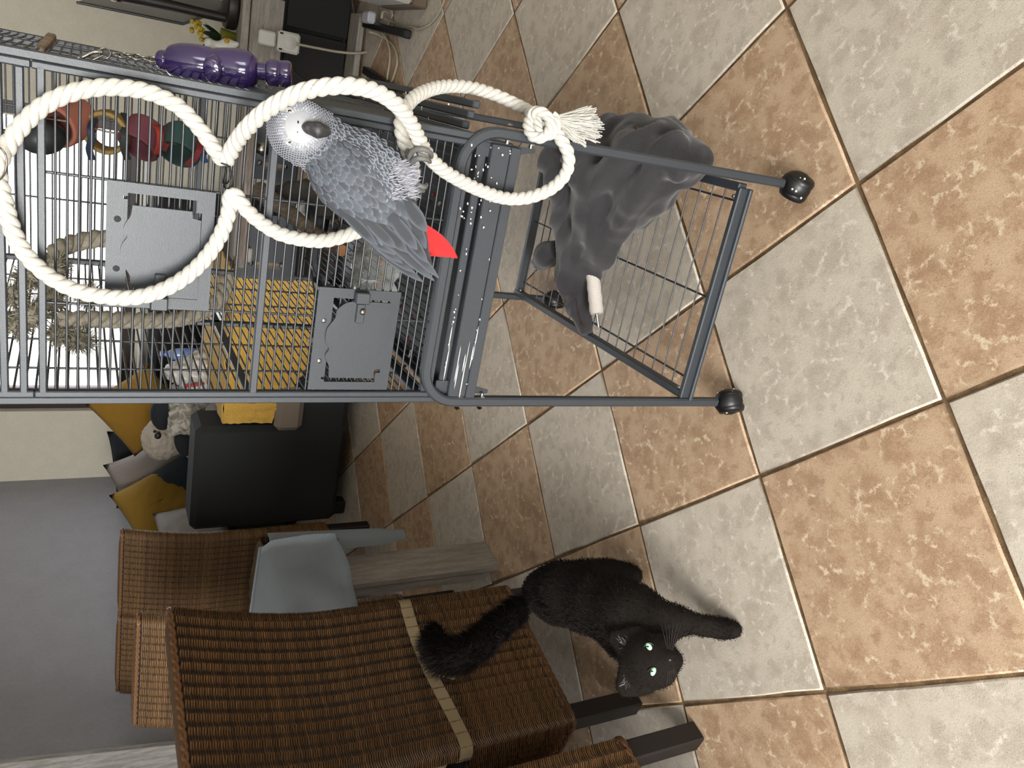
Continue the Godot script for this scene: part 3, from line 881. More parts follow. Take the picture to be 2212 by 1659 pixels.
func rope_swing() -> void:
	var rope := thing("rope_swing", "thick white cotton rope tied in three loops hanging in front of the cage", "rope", V(0.13, 0.56, 0.04))
	var p := smooth(pts([0.248, 0.6047, 0.012, 0.2329, 0.5839, 0.03, 0.2074, 0.5639, 0.04, 0.1796, 0.5619, 0.04, 0.1531, 0.5814, 0.038, 0.1345, 0.6179, 0.036, 0.1289, 0.6575, 0.036, 0.1358, 0.7027, 0.045, 0.1482, 0.7495, 0.06, 0.162, 0.787, 0.075, 0.1786, 0.8151, 0.09, 0.1968, 0.8371, 0.11, 0.217, 0.8606, 0.13, 0.2342, 0.8887, 0.15, 0.2439, 0.9185, 0.16, 0.2447, 0.9491, 0.165, 0.2377, 0.9793, 0.16, 0.224, 1.0048, 0.14, 0.2012, 1.0291, 0.115, 0.1747, 1.0463, 0.09, 0.1479, 1.0556, 0.06, 0.1288, 1.0602, 0.045, 0.1303, 1.0684, 0.04, 0.144, 1.0791, 0.036, 0.1632, 1.0961, 0.034, 0.1812, 1.1179, 0.034, 0.1909, 1.1462, 0.034, 0.1917, 1.1756, 0.034, 0.186, 1.2064, 0.034, 0.1729, 1.2363, 0.034, 0.1535, 1.2611, 0.034, 0.1274, 1.2812, 0.034, 0.1001, 1.2956, 0.036, 0.0816, 1.3035, 0.04]), 6)
	twisted(rope, p, 0.0099, 0.041, M["cotton_rope"])
	var q := smooth(pts([0.0826, 1.3029, 0.036, 0.0528, 1.298, 0.034, 0.0109, 1.2884, 0.034, -0.0182, 1.274, 0.034, -0.042, 1.2504, 0.034, -0.0559, 1.2234, 0.036, -0.0605, 1.193, 0.04, -0.0577, 1.1594, 0.046, -0.0458, 1.1276, 0.046, -0.025, 1.0979, 0.042, 0.0038, 1.0737, 0.038, 0.0355, 1.0583, 0.036, 0.0666, 1.0513, 0.036, 0.0847, 1.0522, 0.038, 0.0832, 1.0439, 0.04, 0.0696, 1.0326, 0.04, 0.0537, 1.0128, 0.035, 0.0398, 0.9864, 0.03, 0.0337, 0.9541, 0.028, 0.035, 0.922, 0.028, 0.0461, 0.8902, 0.028, 0.0628, 0.8584, 0.028, 0.0882, 0.8314, 0.03, 0.1216, 0.8156, 0.04, 0.1487, 0.8127, 0.045, 0.1728, 0.826, 0.05, 0.1952, 0.8372, 0.045, 0.2184, 0.8354, 0.03, 0.2414, 0.8129, 0, 0.2581, 0.7751, -0.04, 0.2702, 0.7309, -0.07, 0.275, 0.6855, -0.085, 0.2723, 0.6413, -0.09, 0.2637, 0.6072, -0.07, 0.2549, 0.597, -0.03, 0.248, 0.6047, 0.012]), 6)
	twisted(rope, q, 0.0099, 0.041, M["cotton_rope"])
	# knot with its frayed end
	var knot := Node3D.new(); knot.name = "knot"; rope.add_child(knot)
	for kq in [[0.2523, 0.6195, -0.002, 0.2373, 0.6297, 0.014, 0.2245, 0.6262, 0.028, 0.2258, 0.6114, 0.036, 0.242, 0.603, 0.036, 0.2572, 0.6079, 0.028, 0.2607, 0.6211, 0.018, 0.2524, 0.6228, 0.004], [0.2585, 0.611, 0.004, 0.2412, 0.6153, 0.016, 0.2281, 0.6135, 0.03, 0.2323, 0.5987, 0.034, 0.2482, 0.5903, 0.03, 0.2602, 0.594, 0.02]]:
		twisted(knot, smooth(pts(kq), 6), 0.0082, 0.036, M["cotton_rope"], "knot_strand")
	for o in knot.get_children(): o.position = -rope.position
	var hairs := mb(); var r := RandomNumberGenerator.new(); r.seed = 3
	var a := V(0.2505, 0.5914, 0.014); var ends := pts([0.2832, 0.5198, 0.01, 0.2727, 0.5128, 0.02, 0.2613, 0.5105, 0.028, 0.2497, 0.5028, 0.02, 0.2374, 0.4976, 0.012, 0.2266, 0.5242, 0.016, 0.2301, 0.5446, 0.03])
	for i in 420:
		var e := ends[r.randi() % 7].lerp(ends[r.randi() % 7], r.randf() * 0.25) + V(r.randf_range(-1, 1), r.randf_range(-1, 1), r.randf_range(-1, 1)) * 0.005
		var s := a + V(r.randf_range(-1, 1), r.randf_range(-1, 1), r.randf_range(-1, 1)) * 0.006
		var mid := s.lerp(e, 0.5) + V(r.randf_range(-1, 1), r.randf_range(-1, 1), r.randf_range(-1, 1)) * 0.0035
		e = s + (e - s) * r.randf_range(0.86, 1.03)
		hairs.tube(PackedVector3Array([s, mid, mid.lerp(e, 0.6) + V(0, 0.001, 0), e]), r.randf_range(0.0006, 0.0011), 4, false)
	stuff(put("frayed_end", hairs.done(), M["cotton_rope"], rope, -rope.position))
	# black cable ties that hold the loops together, and the ring at the top
	var tie := mb()
	for d in [0.0, 0.0025]:
		tie.tube(smooth(pts([0.124, 1.0672, 0.05, 0.12, 1.0574, 0.052, 0.107, 1.0539, 0.05, 0.0949, 1.055, 0.048, 0.0914, 1.0583, 0.03, 0.1056, 1.057, 0.026, 0.1204, 1.0597, 0.03]), 4, true), 0.0012, 5, false, true)
		tie.xf = Transform3D(Basis(Vector3.UP, 0.12), V(0.002, d + 0.002, 0.012))
	put("cable_tie", tie.done(), M["black_plastic"], rope, -rope.position)
	var ring := mb()
	ring.tube(smooth(pts([0.1072, 1.3005, 0.05, 0.1034, 1.2933, 0.058, 0.0926, 1.2917, 0.058, 0.0785, 1.2948, 0.055, 0.0688, 1.303, 0.04, 0.0859, 1.3066, 0.02]), 5, true), 0.0011, 6, false, true)
	put("hook_ring", ring.done(), M["nickel"], rope, -rope.position)

# ================= the grey parrot =================
func feather(m: Mb, body: Blob, root: Vector3, dir: Vector3, L: float, W: float, lift: float, mid: Color, edge: Color, point := 0.0, hug := true, rows := 6) -> void:
	var n0 := body.grad(root) if hug else Vector3(0, 0, 1)
	dir = (dir - n0 * dir.dot(n0)).normalized()
	var side := n0.cross(dir).normalized()
	var cols := 5; var base := m.v.size()
	var P := PackedVector3Array(); var C := []
	for i in rows:
		var t := float(i) / (rows - 1)
		var w := W * (0.55 + 0.45 * sin(minf(t / 0.55, 1.0) * PI * 0.5))
		if t > 0.55:
			var q := (t - 0.55) / 0.45
			w = W * sqrt(maxf(0.0, 1.0 - q * q * lerpf(0.93, 0.995, point))) * lerpf(1.0, 1.0 - 0.45 * q, point)
		for j in cols:
			var x := (float(j) / (cols - 1) - 0.5) * 2.0
			var p := root + dir * (L * t) + side * (w * 0.5 * x)
			if hug: p = body.snap(p)
			p += n0 * (lift * (0.25 + 0.75 * t) + lift * 0.5 * (1.0 - x * x))
			P.append(p)
			var e: float = smoothstep(0.72, 1.0, maxf(absf(x), t * 1.02)) if t > 0.2 else 0.0
			C.append(mid.lerp(edge, e))
	for r in rows:
		for k in cols:
			var q := (P[r * cols + mini(k + 1, cols - 1)] - P[r * cols + maxi(k - 1, 0)]).cross(P[mini(r + 1, rows - 1) * cols + k] - P[maxi(r - 1, 0) * cols + k])
			m.tint(C[r * cols + k]); m.vert(P[r * cols + k], -q.normalized() if q.dot(n0) < 0 else q.normalized(), Vector2(float(k) / 4, float(r) / rows))
	for r in rows - 1:
		for k in cols - 1:
			var x := base + r * cols + k; var y := x + cols
			m.tri(x, x + 1, y); m.tri(x + 1, y + 1, y)

func parrot() -> void:
	var bird := thing("parrot", "grey parrot with white face and red tail perched on the white rope loop", "parrot", Vector3(0.121500, 0.903100, 0.103800))
	bird.basis = Basis(Vector3(0.171914, -0.943753, 0.282445), Vector3(0.977023, 0.126678, -0.171399), Vector3(0.125979, 0.305422, 0.943847))
	var fm := mat("feathers", Color.WHITE, 0.75); fm.vertex_color_use_as_albedo = true; fm.rim_enabled = true; fm.rim = 0.15
	fm.cull_mode = BaseMaterial3D.CULL_DISABLED
	var px := 0.0006
	var B := Blob.new(); B.k = 0.006
	B.chain(pts([-0.0717, 0.0708, 0.0048, -0.0437, 0.056, -0.0048, -0.0107, 0.0221, -0.0084, 0.0245, -0.0154, -0.0084, 0.061, -0.0631, -0.0072, 0.0845, -0.0982, -0.0024]), [0.029, 0.030, 0.044, 0.043, 0.021, 0.006])
	B.ell(V(-0.0757, 0.0737, 0.0084), V(0.027, 0.031, 0.030))
	B.ell(V(-0.0638, 0.0638, 0.012), V(0.026, 0.028, 0.024))
	B.cap(V(-0.0049, 0.0468, -0.018), V(0.0397, 0.0119, -0.018), 0.030, 0.024)
	B.cap(V(0.037, 0.0149, -0.0216), V(0.0667, 0.0228, -0.0252), 0.024, 0.010)
	var lower := Color(0.26, 0.275, 0.30); var pale := Color(0.55, 0.57, 0.60)
	var face := V(-0.0682, 0.0729, 0.036); var thigh := V(0.0559, 0.0148, -0.012)
	var shade := func(p: Vector3, n: Vector3) -> Color:
		var c := lower
		var f := smoothstep(0.036, 0.020, p.distance_to(face))
		c = c.lerp(Color(0.64, 0.645, 0.66), f)
		c = c.lerp(Color(0.64, 0.645, 0.68), smoothstep(0.040, 0.026, p.distance_to(thigh)))
		return c
	put("body", B.mesh(mb(), 0.0028, shade).done(), fm, bird)
	var r := RandomNumberGenerator.new(); r.seed = 12
	var down := V(0, 0, -1)
	# --- head: tiny scale feathers running back from the face ---
	var hm := mb()
	for ring in 17:
		var rad := 0.0185 + ring * 0.0024
		var n := int(TAU * rad / 0.0030)
		for i in n:
			var an := TAU * (i + 0.5 * (ring % 2)) / n
			var o := V(face.x + cos(an) * rad, face.y + sin(an) * rad, 0.09)
			if o.x > face.x + 0.034: continue
			var h = B.hit(o, down, 0.12)
			if h == null: continue
			var g: float = smoothstep(0.0, 0.016, rad - 0.0185)
			var dark := Color(0.60, 0.61, 0.63).lerp(Color(0.17, 0.175, 0.19), g)
			var s: float = lerpf(0.0032, 0.0052, clampf((rad - 0.02) / 0.035, 0, 1))
			feather(hm, B, h, V(cos(an), sin(an), -0.2), s * 1.25, s * 0.95, 0.0004, dark * r.randf_range(0.85, 1.15), Color(0.58, 0.59, 0.62), 0.0, false, 4)
	stuff(put("head_feathers", hm.done(), fm, bird))
	# --- chest and neck: barred scale feathers along the front edge ---
	var cm := mb()
	var ax := V(0.80, -0.60, 0).normalized(); var lat := V(0.60, 0.80, 0).normalized()
	var c0 := V(-0.0557, 0.0802, 0)
	for row in range(26, -1, -1):
		for j in range(-12, 13):
			var s := row * 0.0044
			var o := c0 + ax * s + lat * ((j + 0.5 * (row % 2)) * 0.0054) + V(r.randf_range(-0.0013, 0.0013), r.randf_range(-0.0013, 0.0013), 0.09)
			if o.distance_to(V(face.x, face.y, o.z)) < 0.028 or o.distance_to(V(thigh.x, thigh.y, o.z)) < 0.027: continue
			var h = B.hit(o, down, 0.14)
			if h == null: continue
			var z := lerpf(0.0055, 0.0085, row / 26.0)
			feather(cm, B, h, ax + lat * r.randf_range(-0.25, 0.25), z * 1.5, z * r.randf_range(0.9, 1.25), 0.0006, Color(0.215, 0.23, 0.255) * r.randf_range(0.88, 1.12), Color(0.50, 0.52, 0.55), 0.0, false, 4)
	stuff(put("chest_feathers", cm.done(), fm, bird))
	# --- pale thigh down ---
	var tm := mb()
	for i in 420:
		var o := V(0.0554, 0.0175, 0) + V(r.randf_range(-0.022, 0.018), r.randf_range(-0.030, 0.022), 0.09)
		var h = B.hit(o, down, 0.16)
		if h == null: continue
		hair(tm, h, (V(0.9, r.randf_range(-0.4, 0.4), 0.25) + B.grad(h) * 0.15).normalized(), r.randf_range(0.005, 0.010), 0.0006, V(0.2, r.randfn(), -1).normalized(), Color(0.66, 0.665, 0.70) * r.randf_range(0.88, 1.08))
	stuff(put("thigh_down", tm.done(), fm, bird))
	# --- folded wing: an own surface lying on the body, covered row by row from the tips up to the shoulder ---
	var W := Blob.new(); W.k = 0.005
	W.ell(V(-0.0156, 0.0102, 0.018), V(0.056, 0.041, 0.020), Basis(Vector3(0, 0, 1), -0.80))
	W.ell(V(0.0288, -0.042, 0.0132), V(0.070, 0.034, 0.015), Basis(Vector3(0, 0, 1), -0.80))
	W.cap(V(0.0451, -0.0653, 0.0048), V(0.0841, -0.1016, 0.0012), 0.014, 0.005)
	for e in B.ells: W.ells.append(e)
	for e in B.caps.slice(0, 4): W.caps.append(e)
	var wing := put("wing", W_mesh(W), fm, bird)
	var dirw := V(0.68, -0.735, 0).normalized(); var latw := V(0.735, 0.68, 0).normalized()
	# long flight feathers: [root, tip, width]
	var fl := [
		[V(0.0271, -0.0556, 0.0144), V(0.0918, -0.114, 0.0024), 0.013], [V(0.0362, -0.0478, 0.0168), V(0.0954, -0.1113, 0.0048), 0.013], [V(0.022, -0.0645, 0.0132), V(0.0838, -0.1089, 0.0024), 0.012], [V(0.0092, -0.0571, 0.0156), V(0.0682, -0.1021, 0.006), 0.013],
		[V(-0.001, -0.0475, 0.018), V(0.0512, -0.0903, 0.0108), 0.014], [V(-0.0132, -0.0345, 0.0204), V(0.0394, -0.0766, 0.0144), 0.014], [V(0.0396, -0.0348, 0.0192), V(0.0776, -0.0897, 0.0084), 0.016],
		[V(0.0506, -0.0262, 0.018), V(0.0737, -0.0744, 0.0096), 0.016], [V(-0.025, -0.0182, 0.0228), V(0.0207, -0.0642, 0.018), 0.014], [V(0.044, -0.0116, 0.018), V(0.0725, -0.0533, 0.0096), 0.020], [V(0.031, -0.026, 0.0216), V(0.0644, -0.071, 0.0132), 0.018], [V(0.0171, -0.0346, 0.0228), V(0.0563, -0.0737, 0.0156), 0.016], [V(0.0045, -0.0298, 0.024), V(0.0414, -0.0674, 0.018), 0.016]]
	for f in fl:
		var m := mb(); var a: Vector3 = f[0]; var b: Vector3 = f[1]
		var sf := W.snap(a); var d := b - a
		feather(m, W, sf, d, d.length(), f[2], 0.0012, Color(0.165, 0.177, 0.20) * r.randf_range(0.85, 1.1), Color(0.30, 0.315, 0.345), 0.55, false, 8)
		put("flight_feather", m.done(), fm, wing)
	# coverts
	var rows := 18
	for row in range(rows - 1, -1, -1):
		var t := row / float(rows - 1)
		var c := (V(-0.0578, 0.0455, 0)).lerp(V(0.0396, -0.0534, 0), t)
		var half: float = lerpf(0.030, 0.047, smoothstep(0.0, 0.35, t)) * lerpf(1.0, 0.62, smoothstep(0.55, 1.0, t))
		var wd: float = lerpf(0.0080, 0.0190, smoothstep(0.05, 0.9, t)); var ln: float = lerpf(0.0125, 0.043, smoothstep(0.1, 1.0, t))
		var n := int(2.0 * half / (wd * 0.74))
		for j in n:
			var q := (j + 0.5 + 0.45 * ((row % 2) - 0.5)) / n * 2.0 - 1.0
			var o := c + latw * (q * half) + V(0, 0, 0.09) + dirw * (0.012 * (0.4 - q * q)) + V(r.randf_range(-1, 1), r.randf_range(-1, 1), 0) * 0.0022
			var h = W.hit(o, down, 0.14)
			if h == null: continue
			var d := (dirw + latw * (q * -0.22) + latw * r.randf_range(-0.08, 0.08)).normalized()
			var g := r.randf_range(0.85, 1.15)
			var m := mb()
			feather(m, W, h, d, ln, wd, 0.0011, Color(0.245, 0.262, 0.290) * g, Color(0.365, 0.385, 0.415), 0.12, true, 6)
			put("covert", m.done(), fm, wing)
	# --- tail ---
	var red := Color(0.62, 0.045, 0.045)
	for f in [[V(0.0615, -0.0405, -0.0024), V(0.1236, -0.0894, -0.0084), 0.024], [V(0.0644, -0.0491, -0.0048), V(0.12, -0.0876, -0.0096), 0.027], [V(0.0631, -0.0571, -0.0072), V(0.1127, -0.0858, -0.012), 0.027], [V(0.0671, -0.0663, -0.0072), V(0.0962, -0.0842, -0.0108), 0.024], [V(0.0579, -0.0537, -0.0012), V(0.0915, -0.08, -0.006), 0.022]]:
		var m := mb(); var a: Vector3 = f[0]; var b: Vector3 = f[1]
		feather(m, B, a, b - a, a.distance_to(b), f[2], 0.0012, red * r.randf_range(0.85, 1.1), red * 1.15, 0.75, false, 8)
		put("tail_feather", m.done(), fm, bird)
	# --- beak, nostrils, eyes ---
	var bk := Blob.new(); bk.k = 0.002
	bk.chain(pts([-0.067, 0.0745, 0.0372, -0.0585, 0.0725, 0.0438, -0.0477, 0.0698, 0.0462, -0.0393, 0.0688, 0.0396, -0.0342, 0.0679, 0.03]), [0.0020, 0.0062, 0.0086, 0.0052, 0.0014])
	bk.cap(V(-0.0572, 0.0673, 0.0264), V(-0.0448, 0.0671, 0.0312), 0.009, 0.006)
	put("beak", bk.mesh(mb(), 0.0012).done(), mottled("beak_horn", Color(0.14, 0.14, 0.145), Color(0.25, 0.25, 0.255), 60.0, 0.5), bird)
	var cere := mb()
	cere.ball(V(-0.0693, 0.0741, 0.0348), V(0.0085, 0.0120, 0.0065), 14)
	cere.tint(Color(0.74, 0.74, 0.755))
	put("cere", cere.done(), mat("bare_skin", Color(0.66, 0.66, 0.68), 0.6), bird)
	for p in [V(-0.0707, 0.0789, 0.0414), V(-0.072, 0.0677, 0.0414)]:
		put("nostril", mb().ball(p, V(0.0011, 0.0019, 0.0011), 8).done(), M["matt_black"], bird)
	for e in [[V(-0.0817, 0.0559, 0.0312), V(0.1, -0.75, 0.65)], [V(-0.0799, 0.0919, 0.024), V(0.1, 0.93, 0.35)]]:
		var d: Vector3 = (e[1] as Vector3).normalized(); var c = B.hit(V(e[0].x, e[0].y, 0.09), down, 0.12)
		if c == null: c = B.snap(e[0])
		var eye := put("eye", mb().ball(c - V(0, 0, 0.0012), V(0.0050, 0.0036, 0.0034), 14).done(), mat("iris", Color(0.80, 0.78, 0.66), 0.12), bird)
		put("pupil", mb().ball(c + V(0, 0, 0.0014), V(0.0026, 0.0017, 0.0012), 10).done(), mat("pupil_black", Color(0.01, 0.01, 0.012), 0.08), eye)
		put("eyelid", mb().tube(smooth(PackedVector3Array([c + V(-0.0056, 0, -0.001), c + V(0, 0.0040, 0.0009), c + V(0.0056, 0, -0.001), c + V(0, -0.0040, 0.0009)]), 5, true), 0.0007, 5, false, true).done(), M["bare_skin"], eye)
	# --- feet gripping the rope ---
	var sk := mottled("scaly_skin", Color(0.20, 0.20, 0.20), Color(0.52, 0.52, 0.51), 120.0, 0.6, 4.0, 0.06)
	var toes := [[
		[0.0697, 0.0228, -0.024, 0.0673, 0.0344, -0.018, 0.0654, 0.0425, -0.0132, 0.0687, 0.0491, -0.0048, 0.0761, 0.0511, 0.0024, 0.0849, 0.05, 0.0036, 0.0922, 0.0459, -0.006, 0.0943, 0.0419, -0.024]], [
		[0.0673, 0.0322, -0.0204, 0.0692, 0.0376, -0.0084, 0.0758, 0.0397, 0.0012, 0.0849, 0.0386, 0, 0.0915, 0.0357, -0.0144]], [
		[0.0681, 0.0299, -0.024, 0.0648, 0.0388, -0.0252, 0.0632, 0.0469, -0.036, 0.0653, 0.0517, -0.048]], [
		[0.0611, 0.0108, -0.0204, 0.0693, 0.0083, -0.0144, 0.0774, 0.0047, -0.0096, 0.0839, 0.0036, -0.0156, 0.087, 0.0067, -0.03]], [
		[0.0613, 0.0084, -0.024, 0.0669, 0.0036, -0.018, 0.0751, -0.0006, -0.0144, 0.082, -0.0012, -0.024]]]
	for i in toes.size():
		var tp := smooth(pts(toes[i][0]), 4); var rad := []
		for k in tp.size(): rad.append(lerpf(0.0046, 0.0028, k / float(tp.size())) * (1.0 + 0.10 * sin(k * 2.2)))
		var toe := put("toe", mb().tube(tp, rad, 9).done(), sk, bird)
		var e := tp[tp.size() - 1]; var d := (e - tp[tp.size() - 3]).normalized()
		put("claw", mb().tube(PackedVector3Array([e, e + d * 0.004, e + d * 0.0065 + V(0, 0, -0.002)]), [0.0022, 0.0014, 0.0003], 7).done(), M["matt_black"], toe)

func W_mesh(W: Blob) -> Mesh:
	var c := Color(0.20, 0.212, 0.235)
	return W.mesh(mb(), 0.0030, func(_p: Vector3, _n: Vector3) -> Color: return c).done()

# ================= things inside and on the cage =================
func pillow(w: float, h: float, t: float, seed_: int, pinch := 0.06) -> Mb:
	var m := mb(); var n := 17
	var r := RandomNumberGenerator.new(); r.seed = seed_
	var nz := noise(seed_, 6.0, 2)
	for side in 2:
		var g := PackedVector3Array(); var s := 1.0 if side == 0 else -1.0
		for i in n:
			for j in n:
				var x := (j / float(n - 1)) * 2.0 - 1.0; var y := (i / float(n - 1)) * 2.0 - 1.0
				var f := pow(maxf(0.0, (1.0 - pow(absf(x), 2.6)) * (1.0 - pow(absf(y), 2.6))), 0.55)
				var k := 1.0 - pinch * (1.0 - x * x * y * y) * (x * x + y * y) * 0.9
				var wr := nz.get_noise_2d(x * 0.5 + side, y * 0.5) * 0.018 * f
				g.append(V(x * w * 0.5 * k, y * h * 0.5 * k, s * (t * 0.5 * f) + wr))
		if side == 1:
			var q := PackedVector3Array()
			for i in n:
				for j in n: q.append(g[i * n + (n - 1 - j)])
			g = q
		m.sheet(g, n)
	return m.soften()

func cage_contents() -> void:
	# string of four pressed rings on a leather strip
	var toy := thing("hanging_ring_toy", "string of four coloured pressed rings with leather strips hanging inside the cage", "bird toy", V(0.0963, 1.0661, -0.35))
	var cols := [[Color(0.50, 0.28, 0.22), Color(0.62, 0.40, 0.33)], [Color(0.48, 0.38, 0.20), Color(0.60, 0.50, 0.30)], [Color(0.32, 0.14, 0.17), Color(0.45, 0.25, 0.29)], [Color(0.13, 0.22, 0.205), Color(0.23, 0.34, 0.32)]]
	var cs := [V(0.105, 1.237, -0.35), V(0.0978, 1.1817, -0.35), V(0.0968, 1.1293, -0.35), V(0.0955, 1.0711, -0.35)]
	for i in 4:
		var m := mb()
		m.xf = Transform3D(Basis(Vector3(0, 0, 1), [0.5, 0.2, 1.0, 1.15][i]) * Basis(Vector3(1, 0, 0), [0.9, 1.35, 0.55, 0.7][i]), cs[i])
		var a := 0.0335; var b := 0.0255; var h := [0.030, 0.018, 0.022, 0.022][i] as float
		m.lathe(PackedVector2Array([Vector2(b, -h), Vector2(a - 0.002, -h), Vector2(a, -h + 0.003), Vector2(a, h - 0.003), Vector2(a - 0.002, h), Vector2(b, h), Vector2(b, -h)]), 30)
		put("pressed_ring", m.done(), mottled("ring_%d" % i, cols[i][0], cols[i][1], 40.0, 0.9, 3.0, 0.10), toy, -toy.position)
	for s in [[[0.116, 1.1999, -0.33, 0.1057, 1.2058, -0.3, 0.0894, 1.2044, -0.3, 0.0724, 1.2072, -0.31, 0.0553, 1.2031, -0.32], Color(0.05, 0.13, 0.22)], [[0.1295, 1.1582, -0.36, 0.105, 1.158, -0.32, 0.0833, 1.16, -0.32, 0.0613, 1.1524, -0.33], Color(0.10, 0.13, 0.12)], [[0.1213, 1.1178, -0.33, 0.1181, 1.1101, -0.305, 0.101, 1.1085, -0.3, 0.0798, 1.111, -0.31], Color(0.60, 0.18, 0.10)], [[0.1202, 1.1025, -0.35, 0.1031, 1.0952, -0.33, 0.0837, 1.1013, -0.33], Color(0.40, 0.08, 0.09)], [[0.1126, 1.0464, -0.34, 0.0982, 1.0477, -0.31, 0.0824, 1.054, -0.31, 0.0679, 1.066, -0.31], Color(0.42, 0.06, 0.08)], [[0.0975, 1.0352, -0.33, 0.087, 1.0428, -0.31, 0.0757, 1.0378, -0.31], Color(0.05, 0.22, 0.42)]]:
		var p := smooth(pts(s[0]), 4)
		put("leather_strip", mb().sweep(p, sq(0.0105, 0.0022, 0.0008), 1.0, false).done(), mat("leather_%d" % hash(s[1]), s[1], 0.7), toy, -toy.position)
	put("cord", mb().tube(pts([0.1019, 1.3428, -0.35, 0.105, 1.237, -0.35, 0.0978, 1.1817, -0.35, 0.0968, 1.1293, -0.35, 0.0947, 1.0369, -0.35]), 0.0016, 5).done(), M["dirty_rope"], toy, -toy.position)
	# grey bottle-shaped bell above the rings
	var bell := thing("grey_bell_toy", "dark grey rounded plastic toy hanging beside the pressed rings in cage", "bird toy", V(0.0752, 1.2712, -0.33))
	var bm := mb(); bm.xf = Transform3D(Basis(Vector3(0, 0, 1), 0.25), V(0.0775, 1.27, -0.33) - bell.position)
	bm.ball(Vector3.ZERO, V(0.026, 0.034, 0.026), 20)
	put("shell", bm.done(), mat("dark_plastic", Color(0.13, 0.14, 0.15), 0.35), bell)
	put("hanger", mb().tube(PackedVector3Array([V(0.0778, 1.2892, -0.33) - bell.position, V(0.0793, 1.3303, -0.33) - bell.position]), 0.0035, 6).done(), M["dark_plastic"], bell)
	# fluffy old rope perch
	var rp := thing("fluffy_rope_perch", "worn grey fluffy rope perch curled inside the cage", "perch", V(-0.1658, 0.9804, -0.36))
	var pa := smooth(pts([-0.1596, 1.2534, -0.28, -0.1275, 1.2588, -0.3, -0.1004, 1.2518, -0.33, -0.0898, 1.2271, -0.36, -0.0818, 1.179, -0.38, -0.0936, 1.1274, -0.4]), 6)
	twisted(rp, pa, 0.0150, 0.06, M["dirty_rope"])
	var pb := smooth(pts([-0.1782, 1.2447, -0.22, -0.1819, 1.1874, -0.24, -0.1906, 1.1319, -0.27, -0.1957, 1.0717, -0.3, -0.1905, 1.0217, -0.34, -0.1722, 0.9869, -0.38, -0.1464, 0.9729, -0.42]), 6)
	twisted(rp, pb, 0.0140, 0.06, M["dirty_rope"])
	var r := RandomNumberGenerator.new(); r.seed = 21
	var fl := mb()
	var cl := pts([-0.1571, 1.3068, -0.26, -0.132, 1.2893, -0.28, -0.1792, 1.282, -0.24, -0.1615, 1.2579, -0.26, -0.2009, 1.2447, -0.22, -0.2078, 1.2196, -0.21, -0.1194, 1.2525, -0.3, -0.1506, 1.2071, -0.26, -0.1984, 1.3009, -0.25])
	for i in 5200:
		var c := cl[r.randi() % cl.size()]
		var d := V(r.randfn(), r.randfn(), r.randfn()).normalized()
		hair(fl, c + d * r.randf_range(0.0, 0.016), (d + V(r.randfn(), r.randfn(), r.randfn()) * 0.7).normalized(), r.randf_range(0.010, 0.026), 0.0011, V(r.randfn(), r.randfn() - 0.6, r.randfn()).normalized(), Color(0.56, 0.54, 0.47) * r.randf_range(0.75, 1.15))
	var hm := mat("fluff", Color.WHITE, 0.95); hm.vertex_color_use_as_albedo = true; hm.cull_mode = BaseMaterial3D.CULL_DISABLED
	stuff(put("frayed_fluff", fl.done(), hm, rp, -rp.position))
	var kn := mb()
	for i in 9: kn.ball(cl[i], V(0.016, 0.015, 0.015), 10)
	stuff(put("knot_cores", kn.done(), M["dirty_rope"], rp, -rp.position))
	var wd := wood("branch", Color(0.24, 0.20, 0.16), Color(0.42, 0.37, 0.31), Vector3(0, 1, 0), 8.0)
	# branches
	var b1 := thing("forked_branch_perch", "pale forked natural branch perch with a sawn end inside the cage", "perch", V(-0.0248, 0.8254, -0.2))
	var p1 := smooth(pts([0.0145, 0.9114, -0.5, 0.0017, 0.8868, -0.44, -0.0142, 0.8593, -0.36, -0.0247, 0.8386, -0.3, -0.0299, 0.8191, -0.22]), 5)
	var ra := []
	for i in p1.size(): ra.append(lerpf(0.017, 0.0105, i / float(p1.size())) * (1.0 + 0.08 * sin(i * 1.7)))
	put("branch", mb().tube(p1, ra, 12).done(), wd, b1, -b1.position)
	var e := p1[p1.size() - 1]; var d := (e - p1[p1.size() - 2]).normalized()
	put("sawn_end", mb().tube(PackedVector3Array([e, e + d * 0.002]), 0.0102, 14).done(), mat("sawn_wood", Color(0.66, 0.47, 0.31), 0.8), b1, -b1.position)
	var b2 := thing("dark_branch_perch", "dark rough bark branch perch running behind the parrot", "perch", V(-0.0119, 0.7926, -0.45))
	var p2 := smooth(pts([-0.0142, 0.8918, -0.52, 0.0141, 0.8575, -0.5, 0.0283, 0.8175, -0.48, 0.0093, 0.7924, -0.46, -0.0163, 0.7903, -0.45]), 5); ra = []
	for i in p2.size(): ra.append(0.021 * (1.0 + 0.12 * sin(i * 2.3)))
	put("branch", mb().tube(p2, ra, 12).done(), mottled("dark_bark", Color(0.11, 0.10, 0.09), Color(0.24, 0.21, 0.18), 30.0, 0.9, 4.0, 0.06), b2, -b2.position)
	# feeder plates hung on the back and the stainless bowl behind
	for s in [[V(-0.1432, 0.8443, -0.7), 0.075, 0.068, "grey feeder plate on the back of the cage beside the branch"], [V(0.0778, 0.8505, -0.7), 0.070, 0.055, "grey feeder plate on the cage back behind the parrot's head"], [V(-0.031, 0.7232, -0.66), 0.05, 0.055, "grey feeder plate low behind the parrot's wing"]]:
		var f := thing("back_feeder_plate", s[3], "feeder", s[0], 0.0, "")
		put("plate", mb().box(Vector3.ZERO, V(s[1] * 2.0, s[2] * 2.0, 0.003), 0.001).done(), M["cage_paint"], f)
		put("slot", mb().box(V(-s[1] * 0.55, -s[2] * 0.1, 0.0018), V(0.014, s[2] * 0.8, 0.001)).done(), M["driftwood"], f)
